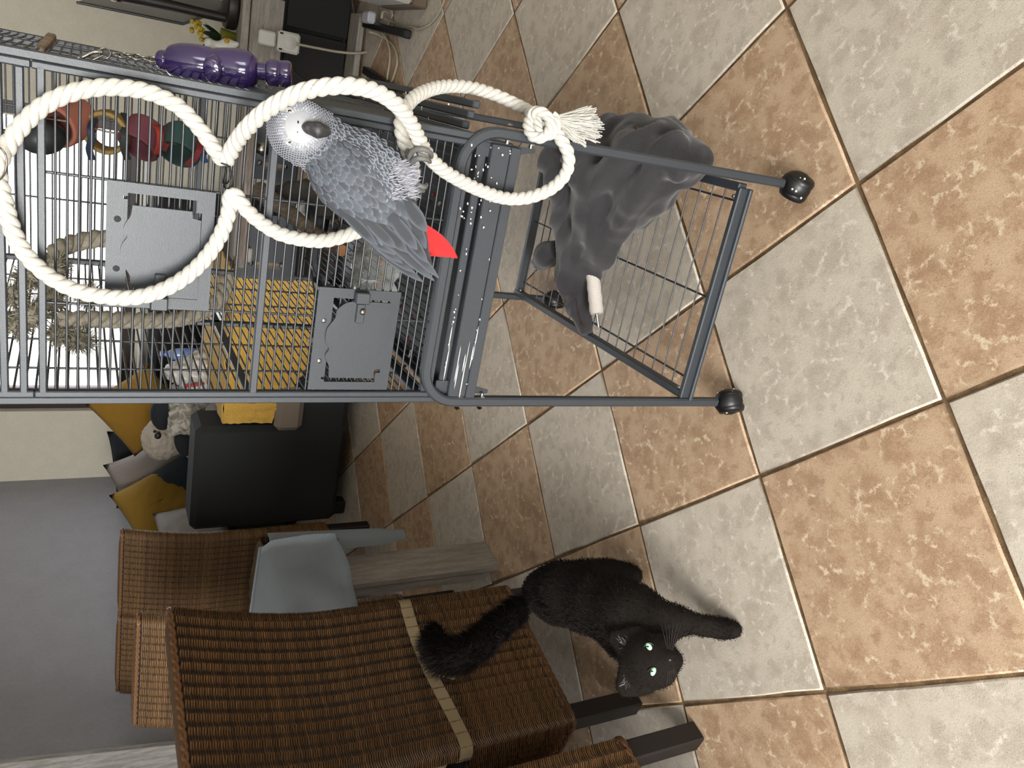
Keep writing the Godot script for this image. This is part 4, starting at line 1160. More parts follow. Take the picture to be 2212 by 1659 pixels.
		for k in [-1.0, 1.0]:
			var w := mb(); w.xf = Transform3D(Basis(Vector3(1, 0, 0), PI * 0.5), V(-s[1] * 0.5, k * s[2] * 0.5, 0.004))
			w.lathe(PackedVector2Array([Vector2(0.0001, 0.010), Vector2(0.004, 0.009), Vector2(0.006, 0.004), Vector2(0.005, 0.0)]), 12)
			put("wing_nut", w.done(), M["steel"], f)
	var bowl := thing("steel_bowl", "shiny stainless steel food bowl inside the cage behind the parrot", "bowl", V(-0.046, 0.7784, -0.6))
	var bwm := mb(); bwm.lathe(PackedVector2Array([Vector2(0.0001, -0.03), Vector2(0.038, -0.03), Vector2(0.046, -0.012), Vector2(0.050, 0.022), Vector2(0.056, 0.025), Vector2(0.054, 0.027), Vector2(0.047, 0.023), Vector2(0.043, -0.010), Vector2(0.0001, -0.026)]), 30)
	put("bowl", bwm.done(), M["steel"], bowl)
	put("bowl_ring", mb().tube(ring_path(0.052, 0.020), 0.0022, 6, false, true).done(), M["black_plastic"], bowl)
	var bl2 := thing("small_bell", "small shiny metal bell by the back feeder plate in cage", "bell", V(0.0827, 0.8913, -0.6))
	put("bell_cup", mb().lathe(PackedVector2Array([Vector2(0.0001, 0.022), Vector2(0.007, 0.020), Vector2(0.012, 0.008), Vector2(0.017, -0.008), Vector2(0.0001, -0.006)]), 18).done(), M["nickel"], bl2)
	put("bell_ring", mb().tube(ring_path(0.005, 0.027), 0.001, 6, false, true).done(), M["nickel"], bl2)
	# black dangling cable tie toy
	var ct := thing("dangling_strap", "thin black strap dangling in front of the yellow throw inside cage", "strap", V(-0.147, 0.8285, -0.3))
	put("strap", mb().tube(smooth(pts([-0.0657, 0.8638, -0.3, -0.077, 0.854, -0.29, -0.1093, 0.8438, -0.29, -0.1503, 0.8366, -0.28, -0.1833, 0.8407, -0.27, -0.1892, 0.8504, -0.27]), 5), 0.0022, 6).done(), M["black_plastic"], ct, -ct.position)
	put("knotted_end", mb().ball(V(-0.2118, 0.8435, -0.26), V(0.006, 0.009, 0.006), 10).done(), M["dirty_rope"], ct, -ct.position)
	# litter on the grate
	var lit := mb()
	for i in 260:
		var p := V(r.randf_range(CL + 0.02, CR - 0.02), 0.7195, r.randf_range(CB + 0.03, -0.03))
		var k := r.randf()
		lit.tint([Color(0.02, 0.02, 0.02), Color(0.25, 0.15, 0.06), Color(0.5, 0.5, 0.48), Color(0.10, 0.11, 0.03), Color(0.3, 0.02, 0.02)][mini(int(k * 6.0), 4) if k > 0.3 else 0])
		lit.ball(p, V(r.randf_range(0.002, 0.008), r.randf_range(0.001, 0.003), r.randf_range(0.002, 0.006)), 6, Basis(Vector3.UP, r.randf() * TAU))
	var lm := mat("litter", Color.WHITE, 0.7); lm.vertex_color_use_as_albedo = true
	var lt := put("cage_litter", lit.done(), lm); tag(lt, "dark food scraps and droppings scattered over the cage floor grate", "litter"); stuff(lt)
	var gm := mat("clear_film", Color(0.92, 0.95, 0.93, 0.28), 0.12); gm.transparency = BaseMaterial3D.TRANSPARENCY_ALPHA; gm.cull_mode = BaseMaterial3D.CULL_DISABLED
	var bag := thing("crumpled_plastic_bag", "crumpled clear plastic bag with food remains on the cage floor", "plastic bag", V(-0.0796, 0.722, -0.1284))
	var g := PackedVector3Array(); var nz := noise(4, 9.0, 3)
	for i in 15:
		for j in 15:
			var x := j / 14.0 * 2.0 - 1.0; var z := i / 14.0 * 2.0 - 1.0
			g.append(V(x * 0.085, 0.004 + maxf(0.0, 0.05 * (1.0 - x * x) * (1.0 - z * z) + nz.get_noise_2d(x * 0.6, z * 0.6) * 0.035), z * 0.09))
	put("bag_film", mb().sheet(g, 15).done(), gm, bag, V(0, 0, -0.13))
	for i in 4:
		put("fruit_scrap", mb().ball(V(-0.03 + i * 0.02, 0.012, -0.10 - 0.02 * (i % 2)), V(0.011, 0.008, 0.010), 10).done(), mat("fruit_%d" % (i % 2), [Color(0.42, 0.30, 0.10), Color(0.50, 0.22, 0.10)][i % 2], 0.6), bag)
	# little fluffy down feather caught on the wires
	var df := mb()
	for i in 130:
		var dd := V(r.randfn(), r.randfn(), r.randfn() * 0.5).normalized()
		hair(df, Vector3.ZERO, dd, r.randf_range(0.008, 0.020), 0.0004, V(0, -1, 0), Color(0.55, 0.56, 0.58))
	var dn := put("down_feather", df.done(), hm, self, V(-0.0229, 0.8446, 0.006)); tag(dn, "small pale fluffy down feather caught on the bars above lower feeder door", "feather")
	purple_toy()

func ring_path(r: float, y: float) -> PackedVector3Array:
	var p := PackedVector3Array()
	for k in 20: p.append(V(cos(TAU * k / 20) * r, y, sin(TAU * k / 20) * r))
	return p

func purple_toy() -> void:
	var toy := thing("purple_foraging_toy", "purple translucent plastic parrot toy hanging by a chain on cage side", "bird toy", V(0.2398, 0.9414, -0.1785))
	var m := mat("purple_plastic", Color(0.175, 0.115, 0.32), 0.16); m.clearcoat_enabled = true; m.clearcoat = 1.0; m.clearcoat_roughness = 0.05; m.subsurf_scatter_enabled = true; m.subsurf_scatter_strength = 0.05
	var a := V(0.2219, 1.1223, -0.2321); var b := V(0.238, 0.9377, -0.1755)
	var y := (a - b).normalized(); var L := a.distance_to(b)
	var z := (Vector3(0.327, 0.4925, 0.806)); z = (z - y * z.dot(y)).normalized(); var x := y.cross(z)
	var bs := Basis(x, y, z)
	var px := L / 298.0
	var prof := func(list: Array) -> PackedVector2Array:
		var sp := PackedVector3Array()
		for q in list: sp.append(V(q[1] * px, L - q[0] * px, 0))
		var r := PackedVector2Array()
		for q in smooth(sp, 4): r.append(Vector2(maxf(q.x, 0.0001), q.y))
		return r
	var cap := mb(); cap.xf = Transform3D(bs, Vector3.ZERO)
	cap.lathe(prof.call([[2, 0.1], [3, 11], [10, 19], [22, 21], [27, 17]]), 28)
	put("cap", cap.done(), m, toy)
	var body := mb(); body.xf = Transform3D(bs, Vector3.ZERO)
	body.lathe(prof.call([[22, 12], [26, 25], [36, 34], [55, 40], [85, 42], [112, 40], [124, 37.5], [136, 40], [165, 43], [190, 43], [208, 39], [219, 30], [224, 20], [223, 0.1]]), 36)
	put("body", body.done(), m, toy)
	var nk := mb(); nk.xf = Transform3D(bs, Vector3.ZERO)
	nk.lathe(prof.call([[218, 20], [228, 20], [240, 20], [246, 21]]), 28)
	put("neck", nk.done(), m, toy)
	var hd := mb(); hd.xf = Transform3D(bs, Vector3.ZERO)
	hd.lathe(prof.call([[240, 0.1], [241, 22], [244, 28], [250, 30], [264, 30], [269, 28.5], [271, 27.5], [273, 28.5], [278, 30], [290, 30], [296, 27], [298, 20], [298, 0.1]]), 32)
	put("head", hd.done(), m, toy)
	# two stub feet on the barrel and the moulded seam
	for s in [[132.0, 1.0], [132.0, -1.0]]:
		var st := mb()
		var dirn := (V(-0.50, 0, 0.86 * s[1])).normalized()
		var q := Basis(Vector3.UP.cross(dirn).normalized(), dirn, Vector3.UP.cross(dirn).normalized().cross(dirn))
		st.xf = Transform3D(bs * q * Basis.from_scale(V(1.45, 1, 1)), bs * V(0, L - s[0] * px, 0) )
		st.lathe(PackedVector2Array([Vector2(21 * px, 22 * px), Vector2(21 * px, 48 * px), Vector2(19 * px, 55 * px), Vector2(13 * px, 58 * px), Vector2(0.0001, 58.5 * px)]), 24)
		put("stub_foot", st.done(), m, toy)
	var seam := PackedVector3Array()
	for k in range(0, 20):
		var t := 28 + k * 10.0
		var rr: float = 41.5 - 12.0 * pow(absf(t - 122.0) / 95.0, 4.0)
		seam.append(bs * V(-rr * px * 0.66, L - t * px, rr * px * 0.76))
	put("seam", mb().tube(seam, 0.0006, 5).done(), m, toy)
	# chain, ring and snap hook
	var ch := pts([0.2228, 1.1251, -0.228, 0.2227, 1.1349, -0.2277, 0.2219, 1.1452, -0.2275, 0.2218, 1.1548, -0.2272, 0.2212, 1.1644, -0.2265, 0.22, 1.1733, -0.2253, 0.2189, 1.1821, -0.224]); var n := ch.size()
	for i in n - 1:
		var p := ch[i]; var q := ch[i + 1]; var d := (q - p).normalized(); var sd := d.cross(V(0.33, 0.49, 0.8) if i % 2 == 0 else d.cross(V(0.33, 0.49, 0.8)).normalized()).normalized()
		var lk := PackedVector3Array(); var c := (p + q) * 0.5; var l := p.distance_to(q) * 0.68
		for k in 14: lk.append(c + d * cos(TAU * k / 14) * l + sd * sin(TAU * k / 14) * 0.0040)
		put("chain_link", mb().tube(lk, 0.0010, 6, false, true).done(), M["nickel"], toy, -toy.position)
	var rc := V(0.2184, 1.1908, -0.2229); var rg := PackedVector3Array()
	for k in 18: rg.append(rc + bs * V(cos(TAU * k / 18) * 0.0075, sin(TAU * k / 18) * 0.0075, 0))
	put("split_ring", mb().tube(rg, 0.0010, 6, false, true).done(), M["nickel"], toy, -toy.position)
	var hk := mb(); hk.tube(smooth(pts([0.2191, 1.1931, -0.2246, 0.218, 1.2011, -0.2266, 0.2139, 1.2091, -0.2261, 0.2086, 1.217, -0.2263, 0.2054, 1.2238, -0.2279]), 3), 0.0026, 8); hk.tube(pts([0.2148, 1.1931, -0.2229, 0.2051, 1.2079, -0.223]), 0.0013, 6)
	put("snap_hook", hk.done(), M["nickel"], toy, -toy.position)
	# wooden clip pushed between the side bars above
	var cb := thing("wooden_perch_end", "weathered wooden perch end sticking out through the cage side bars", "perch", V(0.2162, 1.2651, -0.255))
	put("perch_end", mb().bar(V(0.204, 1.2701, -0.2221) - cb.position, V(0.2244, 1.2567, -0.3029) - cb.position, 0.012, 0.012, V(0, 1, 0), 0.002).done(), M["driftwood"], cb)

# ================= on the shelf under the cage =================
func cage_shelf_things() -> void:
	var fl := mottled("grey_fleece", Color(0.145, 0.137, 0.147), Color(0.180, 0.172, 0.182), 14.0, 0.95, 1.6, 0.05)
	fl.rim_enabled = true; fl.rim = 0.5; fl.rim_tint = 0.6
	var cloth := thing("grey_fleece_garment", "dark grey fleece garment with red stitching lying crumpled on the cage shelf", "clothing", V(0.06, 0.155, -0.25))
	var B := Blob.new(); B.k = 0.010
	# lying mass and its folds: lists are pixel-free world points baked from measurements
	B.chain(pts([0.1674, 0.3, -0.4288, 0.1254, 0.27, -0.3998, 0.0526, 0.22, -0.4293, -0.0202, 0.19, -0.4256, -0.0937, 0.175, -0.4506, -0.1509, 0.165, -0.41, -0.1955, 0.163, -0.3605]), [0.038, 0.045, 0.050, 0.042, 0.034, 0.024, 0.014])
	B.chain(pts([0.1982, 0.28, -0.3015, 0.1441, 0.25, -0.3056, 0.0844, 0.22, -0.325, 0.005, 0.18, -0.3705, -0.0518, 0.17, -0.3816, -0.1031, 0.165, -0.4047]), [0.040, 0.050, 0.052, 0.036, 0.026, 0.014])
	B.chain(pts([0.2235, 0.26, -0.2065, 0.1712, 0.23, -0.2173, 0.1101, 0.2, -0.2576, 0.0433, 0.175, -0.2996]), [0.040, 0.046, 0.040, 0.020])
	B.chain(pts([0.2363, 0.23, -0.1448, 0.1915, 0.21, -0.1661, 0.1428, 0.19, -0.1944, 0.0816, 0.17, -0.244]), [0.042, 0.042, 0.030, 0.012])
	B.chain(pts([-0.0419, 0.19, -0.5146, -0.0645, 0.185, -0.5602, -0.0919, 0.18, -0.5985]), [0.026, 0.026, 0.020])
	B.chain(pts([0.26, 0.26, -0.3219, 0.2533, 0.24, -0.2463, 0.2596, 0.22, -0.182, 0.2418, 0.2, -0.1056]), [0.026, 0.036, 0.036, 0.026])
	B.chain(pts([0.2348, 0.21, -0.084, 0.206, 0.2, -0.1115]), [0.030, 0.024])
	# ridges
	for q in [[0.1937, 0.35, -0.3267, 0.1511, 0.33, -0.2854, 0.1084, 0.29, -0.3122, 0.0319, 0.245, -0.3645, -0.0404, 0.215, -0.4085], [0.2179, 0.33, -0.1695, 0.1753, 0.315, -0.2222, 0.1409, 0.315, -0.2739], [0.1974, 0.28, -0.1229, 0.1245, 0.262, -0.1943, 0.0308, 0.215, -0.2914, -0.0174, 0.19, -0.3267], [0.0716, 0.275, -0.307, 0.0243, 0.235, -0.3109, -0.0294, 0.205, -0.3476], [0.2617, 0.275, -0.0921, 0.2224, 0.275, -0.1036, 0.2051, 0.26, -0.0801], [0.244, 0.31, -0.1932, 0.2428, 0.295, -0.1518, 0.2707, 0.265, -0.1367]]:
		var p := smooth(pts(q), 3)
		for i in p.size() - 1: B.cap(p[i] - V(0, 0.014, 0), p[i + 1] - V(0, 0.014, 0), 0.012, 0.012)
	var m := B.mesh(mb(), 0.0042)
	var nz := noise(8, 9.5, 2); var along := (V(-0.1387, 0.17, -0.4072) - V(0.2627, 0.25, -0.1166)).normalized()
	for i in m.v.size():
		var p := m.v[i]; var q := p - along * (p.dot(along) * 0.84) + V(0, 0, nz.get_noise_3dv(p * 0.35) * 0.03)
		var k := 1.0 - absf(nz.get_noise_3dv(q)) * 2.2
		m.v[i] = p + m.n[i] * (k * 0.0095 - 0.005)
	renormal(m)
	put("fleece", m.done(), fl, cloth, -cloth.position)
	var rs := mat("red_stitching", Color(0.30, 0.06, 0.09), 0.8)
	for q in [[0.2708, 0.285, -0.1831, 0.2598, 0.29, -0.1596, 0.2472, 0.288, -0.16], [0.2426, 0.275, -0.1786, 0.2275, 0.274, -0.1614, 0.2142, 0.272, -0.1646], [-0.1807, 0.178, -0.3559, -0.1827, 0.176, -0.3416, -0.1775, 0.172, -0.3337], [-0.1324, 0.187, -0.383, -0.1626, 0.18, -0.3708, -0.1799, 0.177, -0.3536], [-0.0757, 0.2, -0.6096, -0.0908, 0.198, -0.6118, -0.1097, 0.19, -0.5931]]:
		var st := pts(q); var mm := mb()
		for p in resample(smooth(st, 6), 0.0038): mm.box(p + V(0, 0.006, 0), V(0.0022, 0.0012, 0.0014), 0.0, Basis(V(0.3, 1, 0.2).normalized(), 0.6))
		stuff(put("stitching", mm.done(), rs, cloth, -cloth.position))
	var wp := thing("white_grooming_perch", "rough white mineral perch with a steel bolt lying on shelf wires", "perch", V(-0.1083, 0.168, -0.3448))
	var p0 := V(-0.041, 0.176, -0.381); var p1 := V(-0.1449, 0.17, -0.3244)
	var path := PackedVector3Array(); var ra := []
	for i in 15:
		path.append(p0.lerp(p1, i / 14.0)); ra.append(0.0165 * (1.0 + 0.05 * sin(i * 2.1)) * (0.93 if i == 14 else 1.0))
	put("perch_body", mb().tube(path, ra, 14).done(), mottled("mineral", Color(0.66, 0.63, 0.60), Color(0.84, 0.82, 0.79), 26.0, 0.95, 5.0, 0.08), wp, -wp.position)
	put("perch_bolt", mb().tube(PackedVector3Array([p1, V(-0.1743, 0.16, -0.319)]), 0.0032, 8).done(), M["steel"], wp, -wp.position)

func renormal(m: Mb) -> void:
	m.n.fill(Vector3.ZERO)
	for i in range(0, m.ix.size(), 3):
		var a := m.ix[i]; var b := m.ix[i + 1]; var d := m.ix[i + 2]
		var g := (m.v[d] - m.v[a]).cross(m.v[b] - m.v[a])
		m.n[a] += g; m.n[b] += g; m.n[d] += g
	for i in m.n.size(): m.n[i] = m.n[i].normalized()

# ================= sofa corner behind the cage =================
func blanket_wave(m: Mb, a: Vector3, b: Vector3, drop: float, cols: int, rows: int, amp: float, seed_: int, low: Callable) -> void:
	var g := PackedVector3Array(); var nz := noise(seed_, 3.0, 2)
	for i in rows:
		for j in cols:
			var t := float(j) / (cols - 1); var s := float(i) / (rows - 1)
			var p := a.lerp(b, t)
			var d: float = drop * s * low.call(t)
			g.append(p + V(0, -d, sin(t * 21.0 + nz.get_noise_1d(t * 2.0) * 14.0) * amp * s * (0.5 + nz.get_noise_1d(t * 5.0 + 3.0)) + nz.get_noise_2d(t * 3.0, s * 2.0) * amp))
	m.sheet(g, cols, 0.006)

func sofa_corner() -> void:
	var up := mottled("charcoal_upholstery", Color(0.105, 0.112, 0.118), Color(0.125, 0.132, 0.138), 10.0, 0.9, 1.0, 0.1)
	var sofa := thing("sofa", "charcoal grey upholstered sofa corner with a high side panel on dark feet", "sofa", V(-1.25, 0, -2.6))
	var o := -sofa.position
	put("side_panel", mb().box(V(-1.60, 0.405, -2.36), V(0.54, 0.695, 0.22), 0.025).done(), up, sofa, o)
	put("base", mb().box(V(-1.24, 0.21, -3.2), V(1.24, 0.31, 1.88), 0.03).done(), up, sofa, o)
	put("seat_cushion", mb().box(V(-0.96, 0.42, -2.95), V(0.68, 0.14, 1.36), 0.04).done(), up, sofa, o)
	put("seat_cushion", mb().box(V(-1.98, 0.42, -3.55), V(1.32, 0.14, 0.9), 0.04).done(), up, sofa, o)
	put("base", mb().box(V(-2.10, 0.21, -3.65), V(1.06, 0.31, 1.15), 0.03).done(), up, sofa, o)
	put("backrest", mb().box(V(-1.62, 0.45, -4.12), V(2.04, 0.74, 0.22), 0.05).done(), up, sofa, o)
	for p in [V(-1.82, 0.03, -2.32), V(-0.68, 0.03, -2.32), V(-0.68, 0.03, -4.1), V(-2.55, 0.03, -4.15)]:
		put("foot", mb().box(p, V(0.07, 0.06, 0.07), 0.006).done(), M["matt_black"], sofa, o)
	# yellow throw
	var ye := mottled("mustard_cloth", Color(0.68, 0.53, 0.22), Color(0.76, 0.61, 0.29), 8.0, 0.92, 1.2, 0.06)
	var th := thing("yellow_throw", "mustard yellow throw hanging over the end of the sofa behind the cage", "throw", V(-0.95, 0.30, -2.22))
	var front := mb()
	blanket_wave(front, V(-1.30, 0.645, -2.232), V(-0.60, 0.642, -2.235), 0.35, 60, 14, 0.012, 6, func(t: float) -> float: return 0.62 + 0.38 * smoothstep(0.0, 0.45, t))
	put("hanging_end", front.done(), ye, th, -th.position)
	var topm := mb(); var g := PackedVector3Array(); var nz := noise(61, 3.0, 3)
	for i in 14:
		for j in 20:
			g.append(V(lerpf(-1.30, -0.60, j / 19.0), 0.645 + nz.get_noise_2d(i * 0.2, j * 0.2) * 0.02, lerpf(-2.235, -3.0, i / 13.0)))
	topm.sheet(g, 20, 0.006)
	put("top_part", topm.done(), ye, th, -th.position)
	var ub := thing("folded_bedding", "thick beige folded bedding under the yellow throw on sofa end", "bedding", V(-0.93, 0.49, -2.62))
	put("bedding", mb().box(V(0, 0.072, 0), V(0.60, 0.145, 0.72), 0.05).done(), mat("beige_cloth", Color(0.44, 0.40, 0.36), 0.95), ub)
	var bc := thing("taupe_seat_pad", "taupe pad corner showing beneath the hanging yellow throw", "cushion", V(-1.21, 0.30, -2.232))
	put("pad", mb().box(V(-0.02, 0.055, 0.0), V(0.22, 0.13, 0.06), 0.028).done(), M["beige_cloth"], bc)
	# loose cushions along the back
	var spec := [
		["dark_cushion", "dark charcoal square cushion standing against the cream wall", Color(0.10, 0.115, 0.135), V(-2.36, 0.76, -3.86), 0.54, 0.52, 0.15, 0.1, -0.12, 0.12],
		["taupe_cushion", "taupe linen cushion tilted in front of the charcoal one", Color(0.52, 0.49, 0.47), V(-2.34, 0.75, -3.58), 0.50, 0.50, 0.15, 0.40, -0.2, 0.42],
		["navy_cushion", "slate blue cushion slumped between the taupe and yellow ones", Color(0.14, 0.165, 0.20), V(-2.24, 0.66, -3.42), 0.30, 0.42, 0.15, -0.35, -0.4, 0.95],
		["yellow_cushion", "mustard yellow cushion with a piped seam leaning on the side panel", Color(0.53, 0.41, 0.13), V(-2.38, 0.74, -3.36), 0.46, 0.46, 0.20, 0.55, -0.2, 0.50],
		["pale_cushion", "pale grey cushion low behind the wicker chair back", Color(0.66, 0.65, 0.64), V(-2.44, 0.60, -3.12), 0.36, 0.40, 0.16, 0.5, -0.3, 0.2],
		["yellow_wall_cushion", "mustard yellow cushion propped beside the window behind the plush dog", Color(0.55, 0.41, 0.12), V(-1.8559, 0.8764, -3.62), 0.44, 0.44, 0.14, 0.0, -0.2, 0.70],
		["grey_cushion", "dark grey cushion edge at the grey wall behind taupe cushion", Color(0.13, 0.14, 0.155), V(-2.42, 0.72, -4.00), 0.42, 0.50, 0.14, 0.3, -0.15, 0.1]]
	var k := 0
	for s in spec:
		var c := thing(s[0], s[1], "cushion", s[3], 0.0, "")
		c.basis = Basis.from_euler(V(s[8], s[7], s[9]))
		put("cover", pillow(s[4], s[5], s[6], 30 + k).done(), mottled(s[0] + "_cloth", s[2] * 0.92, s[2] * 1.08, 10.0, 0.95, 1.0, 0.08), c)
		if k == 3:
			var loop := PackedVector3Array()
			for i in 28: loop.append(V(0.045, cos(TAU * i / 28) * 0.190, sin(TAU * i / 28) * 0.098))
			put("piping", mb().tube(loop, 0.003, 6, false, true).done(), mat("piping_cloth", Color(0.42, 0.32, 0.10), 0.9), c)
		k += 1
	plush()
	# odds and ends on the sofa seen through the bars
	var bl := thing("water_bottle", "blue capped plastic water bottle lying on the sofa seen through bars", "bottle", V(-1.2194, 0.7143, -2.9))
	var gm := mat("blue_pet", Color(0.55, 0.66, 0.86, 0.55), 0.1); gm.transparency = BaseMaterial3D.TRANSPARENCY_ALPHA
	var bm := mb(); bm.lathe(PackedVector2Array([Vector2(0.0001, -0.12), Vector2(0.030, -0.12), Vector2(0.033, -0.112), Vector2(0.033, -0.05), Vector2(0.030, -0.045), Vector2(0.033, -0.04), Vector2(0.033, 0.05), Vector2(0.026, 0.085), Vector2(0.013, 0.105), Vector2(0.013, 0.12)]), 20)
	put("bottle", bm.done(), gm, bl)
	put("label_band", mb().tube(PackedVector3Array([V(0, -0.035, 0), V(0, 0.03, 0)]), 0.0335, 20, false).done(), mat("bottle_band", Color(0.35, 0.45, 0.72), 0.5), bl)
	put("cap", mb().tube(PackedVector3Array([V(0, 0.118, 0), V(0, 0.138, 0)]), 0.0155, 16).done(), mat("blue_cap", Color(0.12, 0.22, 0.62), 0.4), bl)
	var sk := thing("white_carrier_bag", "crumpled white carrier bag with a red stripe on the sofa", "bag", V(-1.3164, 0.6705, -2.85))
	var bg := Blob.new(); bg.k = 0.03
	bg.ell(V(0, 0, 0), V(0.14, 0.09, 0.10)); bg.ell(V(0.02, 0.10, 0), V(0.05, 0.08, 0.06)); bg.ell(V(-0.08, -0.04, 0.03), V(0.08, 0.06, 0.08))
	var bgm := bg.mesh(mb(), 0.014); var nz2 := noise(77, 12.0, 3)
	for i in bgm.v.size(): bgm.v[i] += bgm.n[i] * absf(nz2.get_noise_3dv(bgm.v[i])) * -0.05
	renormal(bgm)
	put("bag", bgm.done(), mat("carrier_film", Color(0.72, 0.71, 0.69), 0.35), sk)
	put("stripe", mb().box(V(-0.01, 0.03, 0.097), V(0.016, 0.09, 0.01), 0.003, Basis(Vector3(0, 0, 1), 0.2)).done(), mat("red_print", Color(0.72, 0.10, 0.09), 0.5), sk)
	var rm := thing("white_box", "small white carton lying on top of the yellow throw", "box", V(-0.82, 0.66, -2.36), 0.15)
	put("carton", mb().box(V(0, 0.012, 0), V(0.05, 0.024, 0.15), 0.003).done(), M["white_plastic"], rm)
	var bu := thing("pale_blue_bucket", "pale blue plastic bucket beside the yellow throw on sofa", "bucket", V(-1.3723, 0.4391, -3.3))
	put("bucket", mb().lathe(PackedVector2Array([Vector2(0.0001, -0.12), Vector2(0.095, -0.12), Vector2(0.12, 0.11), Vector2(0.128, 0.115), Vector2(0.122, 0.12), Vector2(0.114, 0.11), Vector2(0.09, -0.11), Vector2(0.0001, -0.11)]), 28).done(), mat("pale_blue", Color(0.62, 0.70, 0.80), 0.4), bu)
	# weathered plank ledge fixed inside the cage at the back
	var ch := thing("plank_ledge", "weathered three-plank wooden ledge inside the cage behind the rope loops", "ledge", V(0.02, 0.925, -0.64))
	for i in 3: put("plank", mb().box(V(0.0, 0.002 * (i % 2), 0.075 - i * 0.036), V(0.36 - 0.03 * (i % 2), 0.016, 0.0345), 0.003).done(), chest_wood(i), ch)
	put("batten", mb().box(V(-0.15, -0.014, 0.04), V(0.03, 0.014, 0.10), 0.002).done(), chest_wood(1), ch)

func chest_wood(i: int) -> StandardMaterial3D:
	var n: String = ["chest_a", "chest_b", "chest_c"][i % 3]
	return wood(n, [Color(0.38, 0.335, 0.30), Color(0.47, 0.44, 0.41), Color(0.35, 0.29, 0.235)][i % 3], [Color(0.53, 0.49, 0.455), Color(0.58, 0.555, 0.53), Color(0.50, 0.435, 0.37)][i % 3], Vector3(1, 0, 0), 3.0)

func plush() -> void:
	var dog := thing("plush_dog", "cream plush dog toy with dark floppy ears slumped on the sofa cushions", "plush toy", V(-1.7358, 0.6509, -3.02))
	var o := dog.position
	var B := Blob.new(); B.k = 0.018
	B.ell(V(-1.7463, 0.8153, -3) - o, V(0.115, 0.10, 0.10))
	B.cap(V(-1.7041, 0.7879, -3.02) - o, V(-1.6506, 0.6993, -3.05) - o, 0.055, 0.085)
	B.ell(V(-1.6551, 0.7027, -3.06) - o, V(0.085, 0.11, 0.08))
	B.cap(V(-1.7429, 0.7066, -2.98) - o, V(-1.785, 0.6645, -2.96) - o, 0.05, 0.055)
	B.cap(V(-1.5528, 0.8231, -3) - o, V(-1.5946, 0.7698, -3.02) - o, 0.035, 0.045)
	B.ell(V(-1.6931, 0.8417, -2.92) - o, V(0.045, 0.035, 0.04))
	var m := B.mesh(mb(), 0.010); var nz := noise(91, 30.0, 2)
	for i in m.v.size(): m.v[i] += m.n[i] * nz.get_noise_3dv(m.v[i]) * 0.010
	renormal(m)
	put("body", m.done(), mottled("plush_cream", Color(0.60, 0.555, 0.50), Color(0.72, 0.685, 0.63), 16.0, 0.98, 3.0, 0.06), dog)
	var dk := mottled("plush_dark", Color(0.07, 0.08, 0.095), Color(0.13, 0.145, 0.165), 16.0, 0.95, 2.0, 0.06)
	for q in [[-1.6283, 0.8257, -2.93, -1.561, 0.8439, -2.9, -1.5139, 0.837, -2.9, -1.5002, 0.806, -2.91, -1.5233, 0.773, -2.92], [-1.6895, 0.7312, -2.9, -1.7157, 0.7182, -2.88, -1.7545, 0.7072, -2.88]]:
		var E := Blob.new(); E.k = 0.012
		var p := smooth(pts(q), 2)
		for i in p.size() - 1: E.cap(p[i] - o, p[i + 1] - o, 0.030, 0.032)
		put("ear", E.mesh(mb(), 0.009).done(), dk, dog)
	var nose := put("nose", mb().ball(V(-1.6632, 0.8485, -2.875) - o, V(0.020, 0.017, 0.016), 12).done(), mat("nose_brown", Color(0.10, 0.06, 0.06), 0.5), dog)
	for e in [V(-1.6532, 0.862, -2.905) - o, V(-1.7042, 0.8579, -2.905) - o]: put("eye", mb().ball(e, V(0.008, 0.008, 0.007), 8).done(), M["matt_black"], dog)
	var bl := thing("patterned_blanket", "off-white blanket with pale rounded cell pattern bunched beside plush dog", "blanket", V(-1.5296, 0.6618, -2.92))
	var g := PackedVector3Array(); var n2 := noise(17, 4.0, 3)
	for i in 14:
		for j in 14:
			var u := lerpf(-0.14, 0.14, j / 13.0); var v := lerpf(-0.13, 0.14, i / 13.0)
			g.append(V(u, v, 0.06 * (1.0 - 20.0 * u * u) + n2.get_noise_2d(u * 8.0, v * 8.0) * 0.07))
	var pm := mat("cell_blanket", Color.WHITE, 0.9); var S := 128
	var cf := noise(3, 0.05, 1, FastNoiseLite.TYPE_CELLULAR, FastNoiseLite.FRACTAL_NONE); cf.cellular_return_type = FastNoiseLite.RETURN_DISTANCE2_SUB
	var im := cf.get_seamless_image(S, S, false, false, 0.1, true); im.convert(Image.FORMAT_L8); var d := im.get_data(); var out := PackedByteArray(); out.resize(S * S * 3)
	for i in S * S:
		var t := smoothstep(20.0, 70.0, float(d[i])); var c := Color(0.70, 0.68, 0.64).lerp(Color(0.56, 0.53, 0.49), t)
		out[i * 3] = int(c.r * 255); out[i * 3 + 1] = int(c.g * 255); out[i * 3 + 2] = int(c.b * 255)
	pm.albedo_texture = tex(out, S, S)
	put("cloth", mb().sheet(g, 14, 0.012).done(), pm, bl)
	var wb := thing("white_pad", "white quilted pad between blanket and sofa side panel", "cushion", V(-1.4966, 0.6098, -2.75))
	put("pad", mb().ball(V(0, -0.02, 0), V(0.10, 0.055, 0.10), 18).done(), mat("white_cloth", Color(0.72, 0.71, 0.72), 0.9), wb)

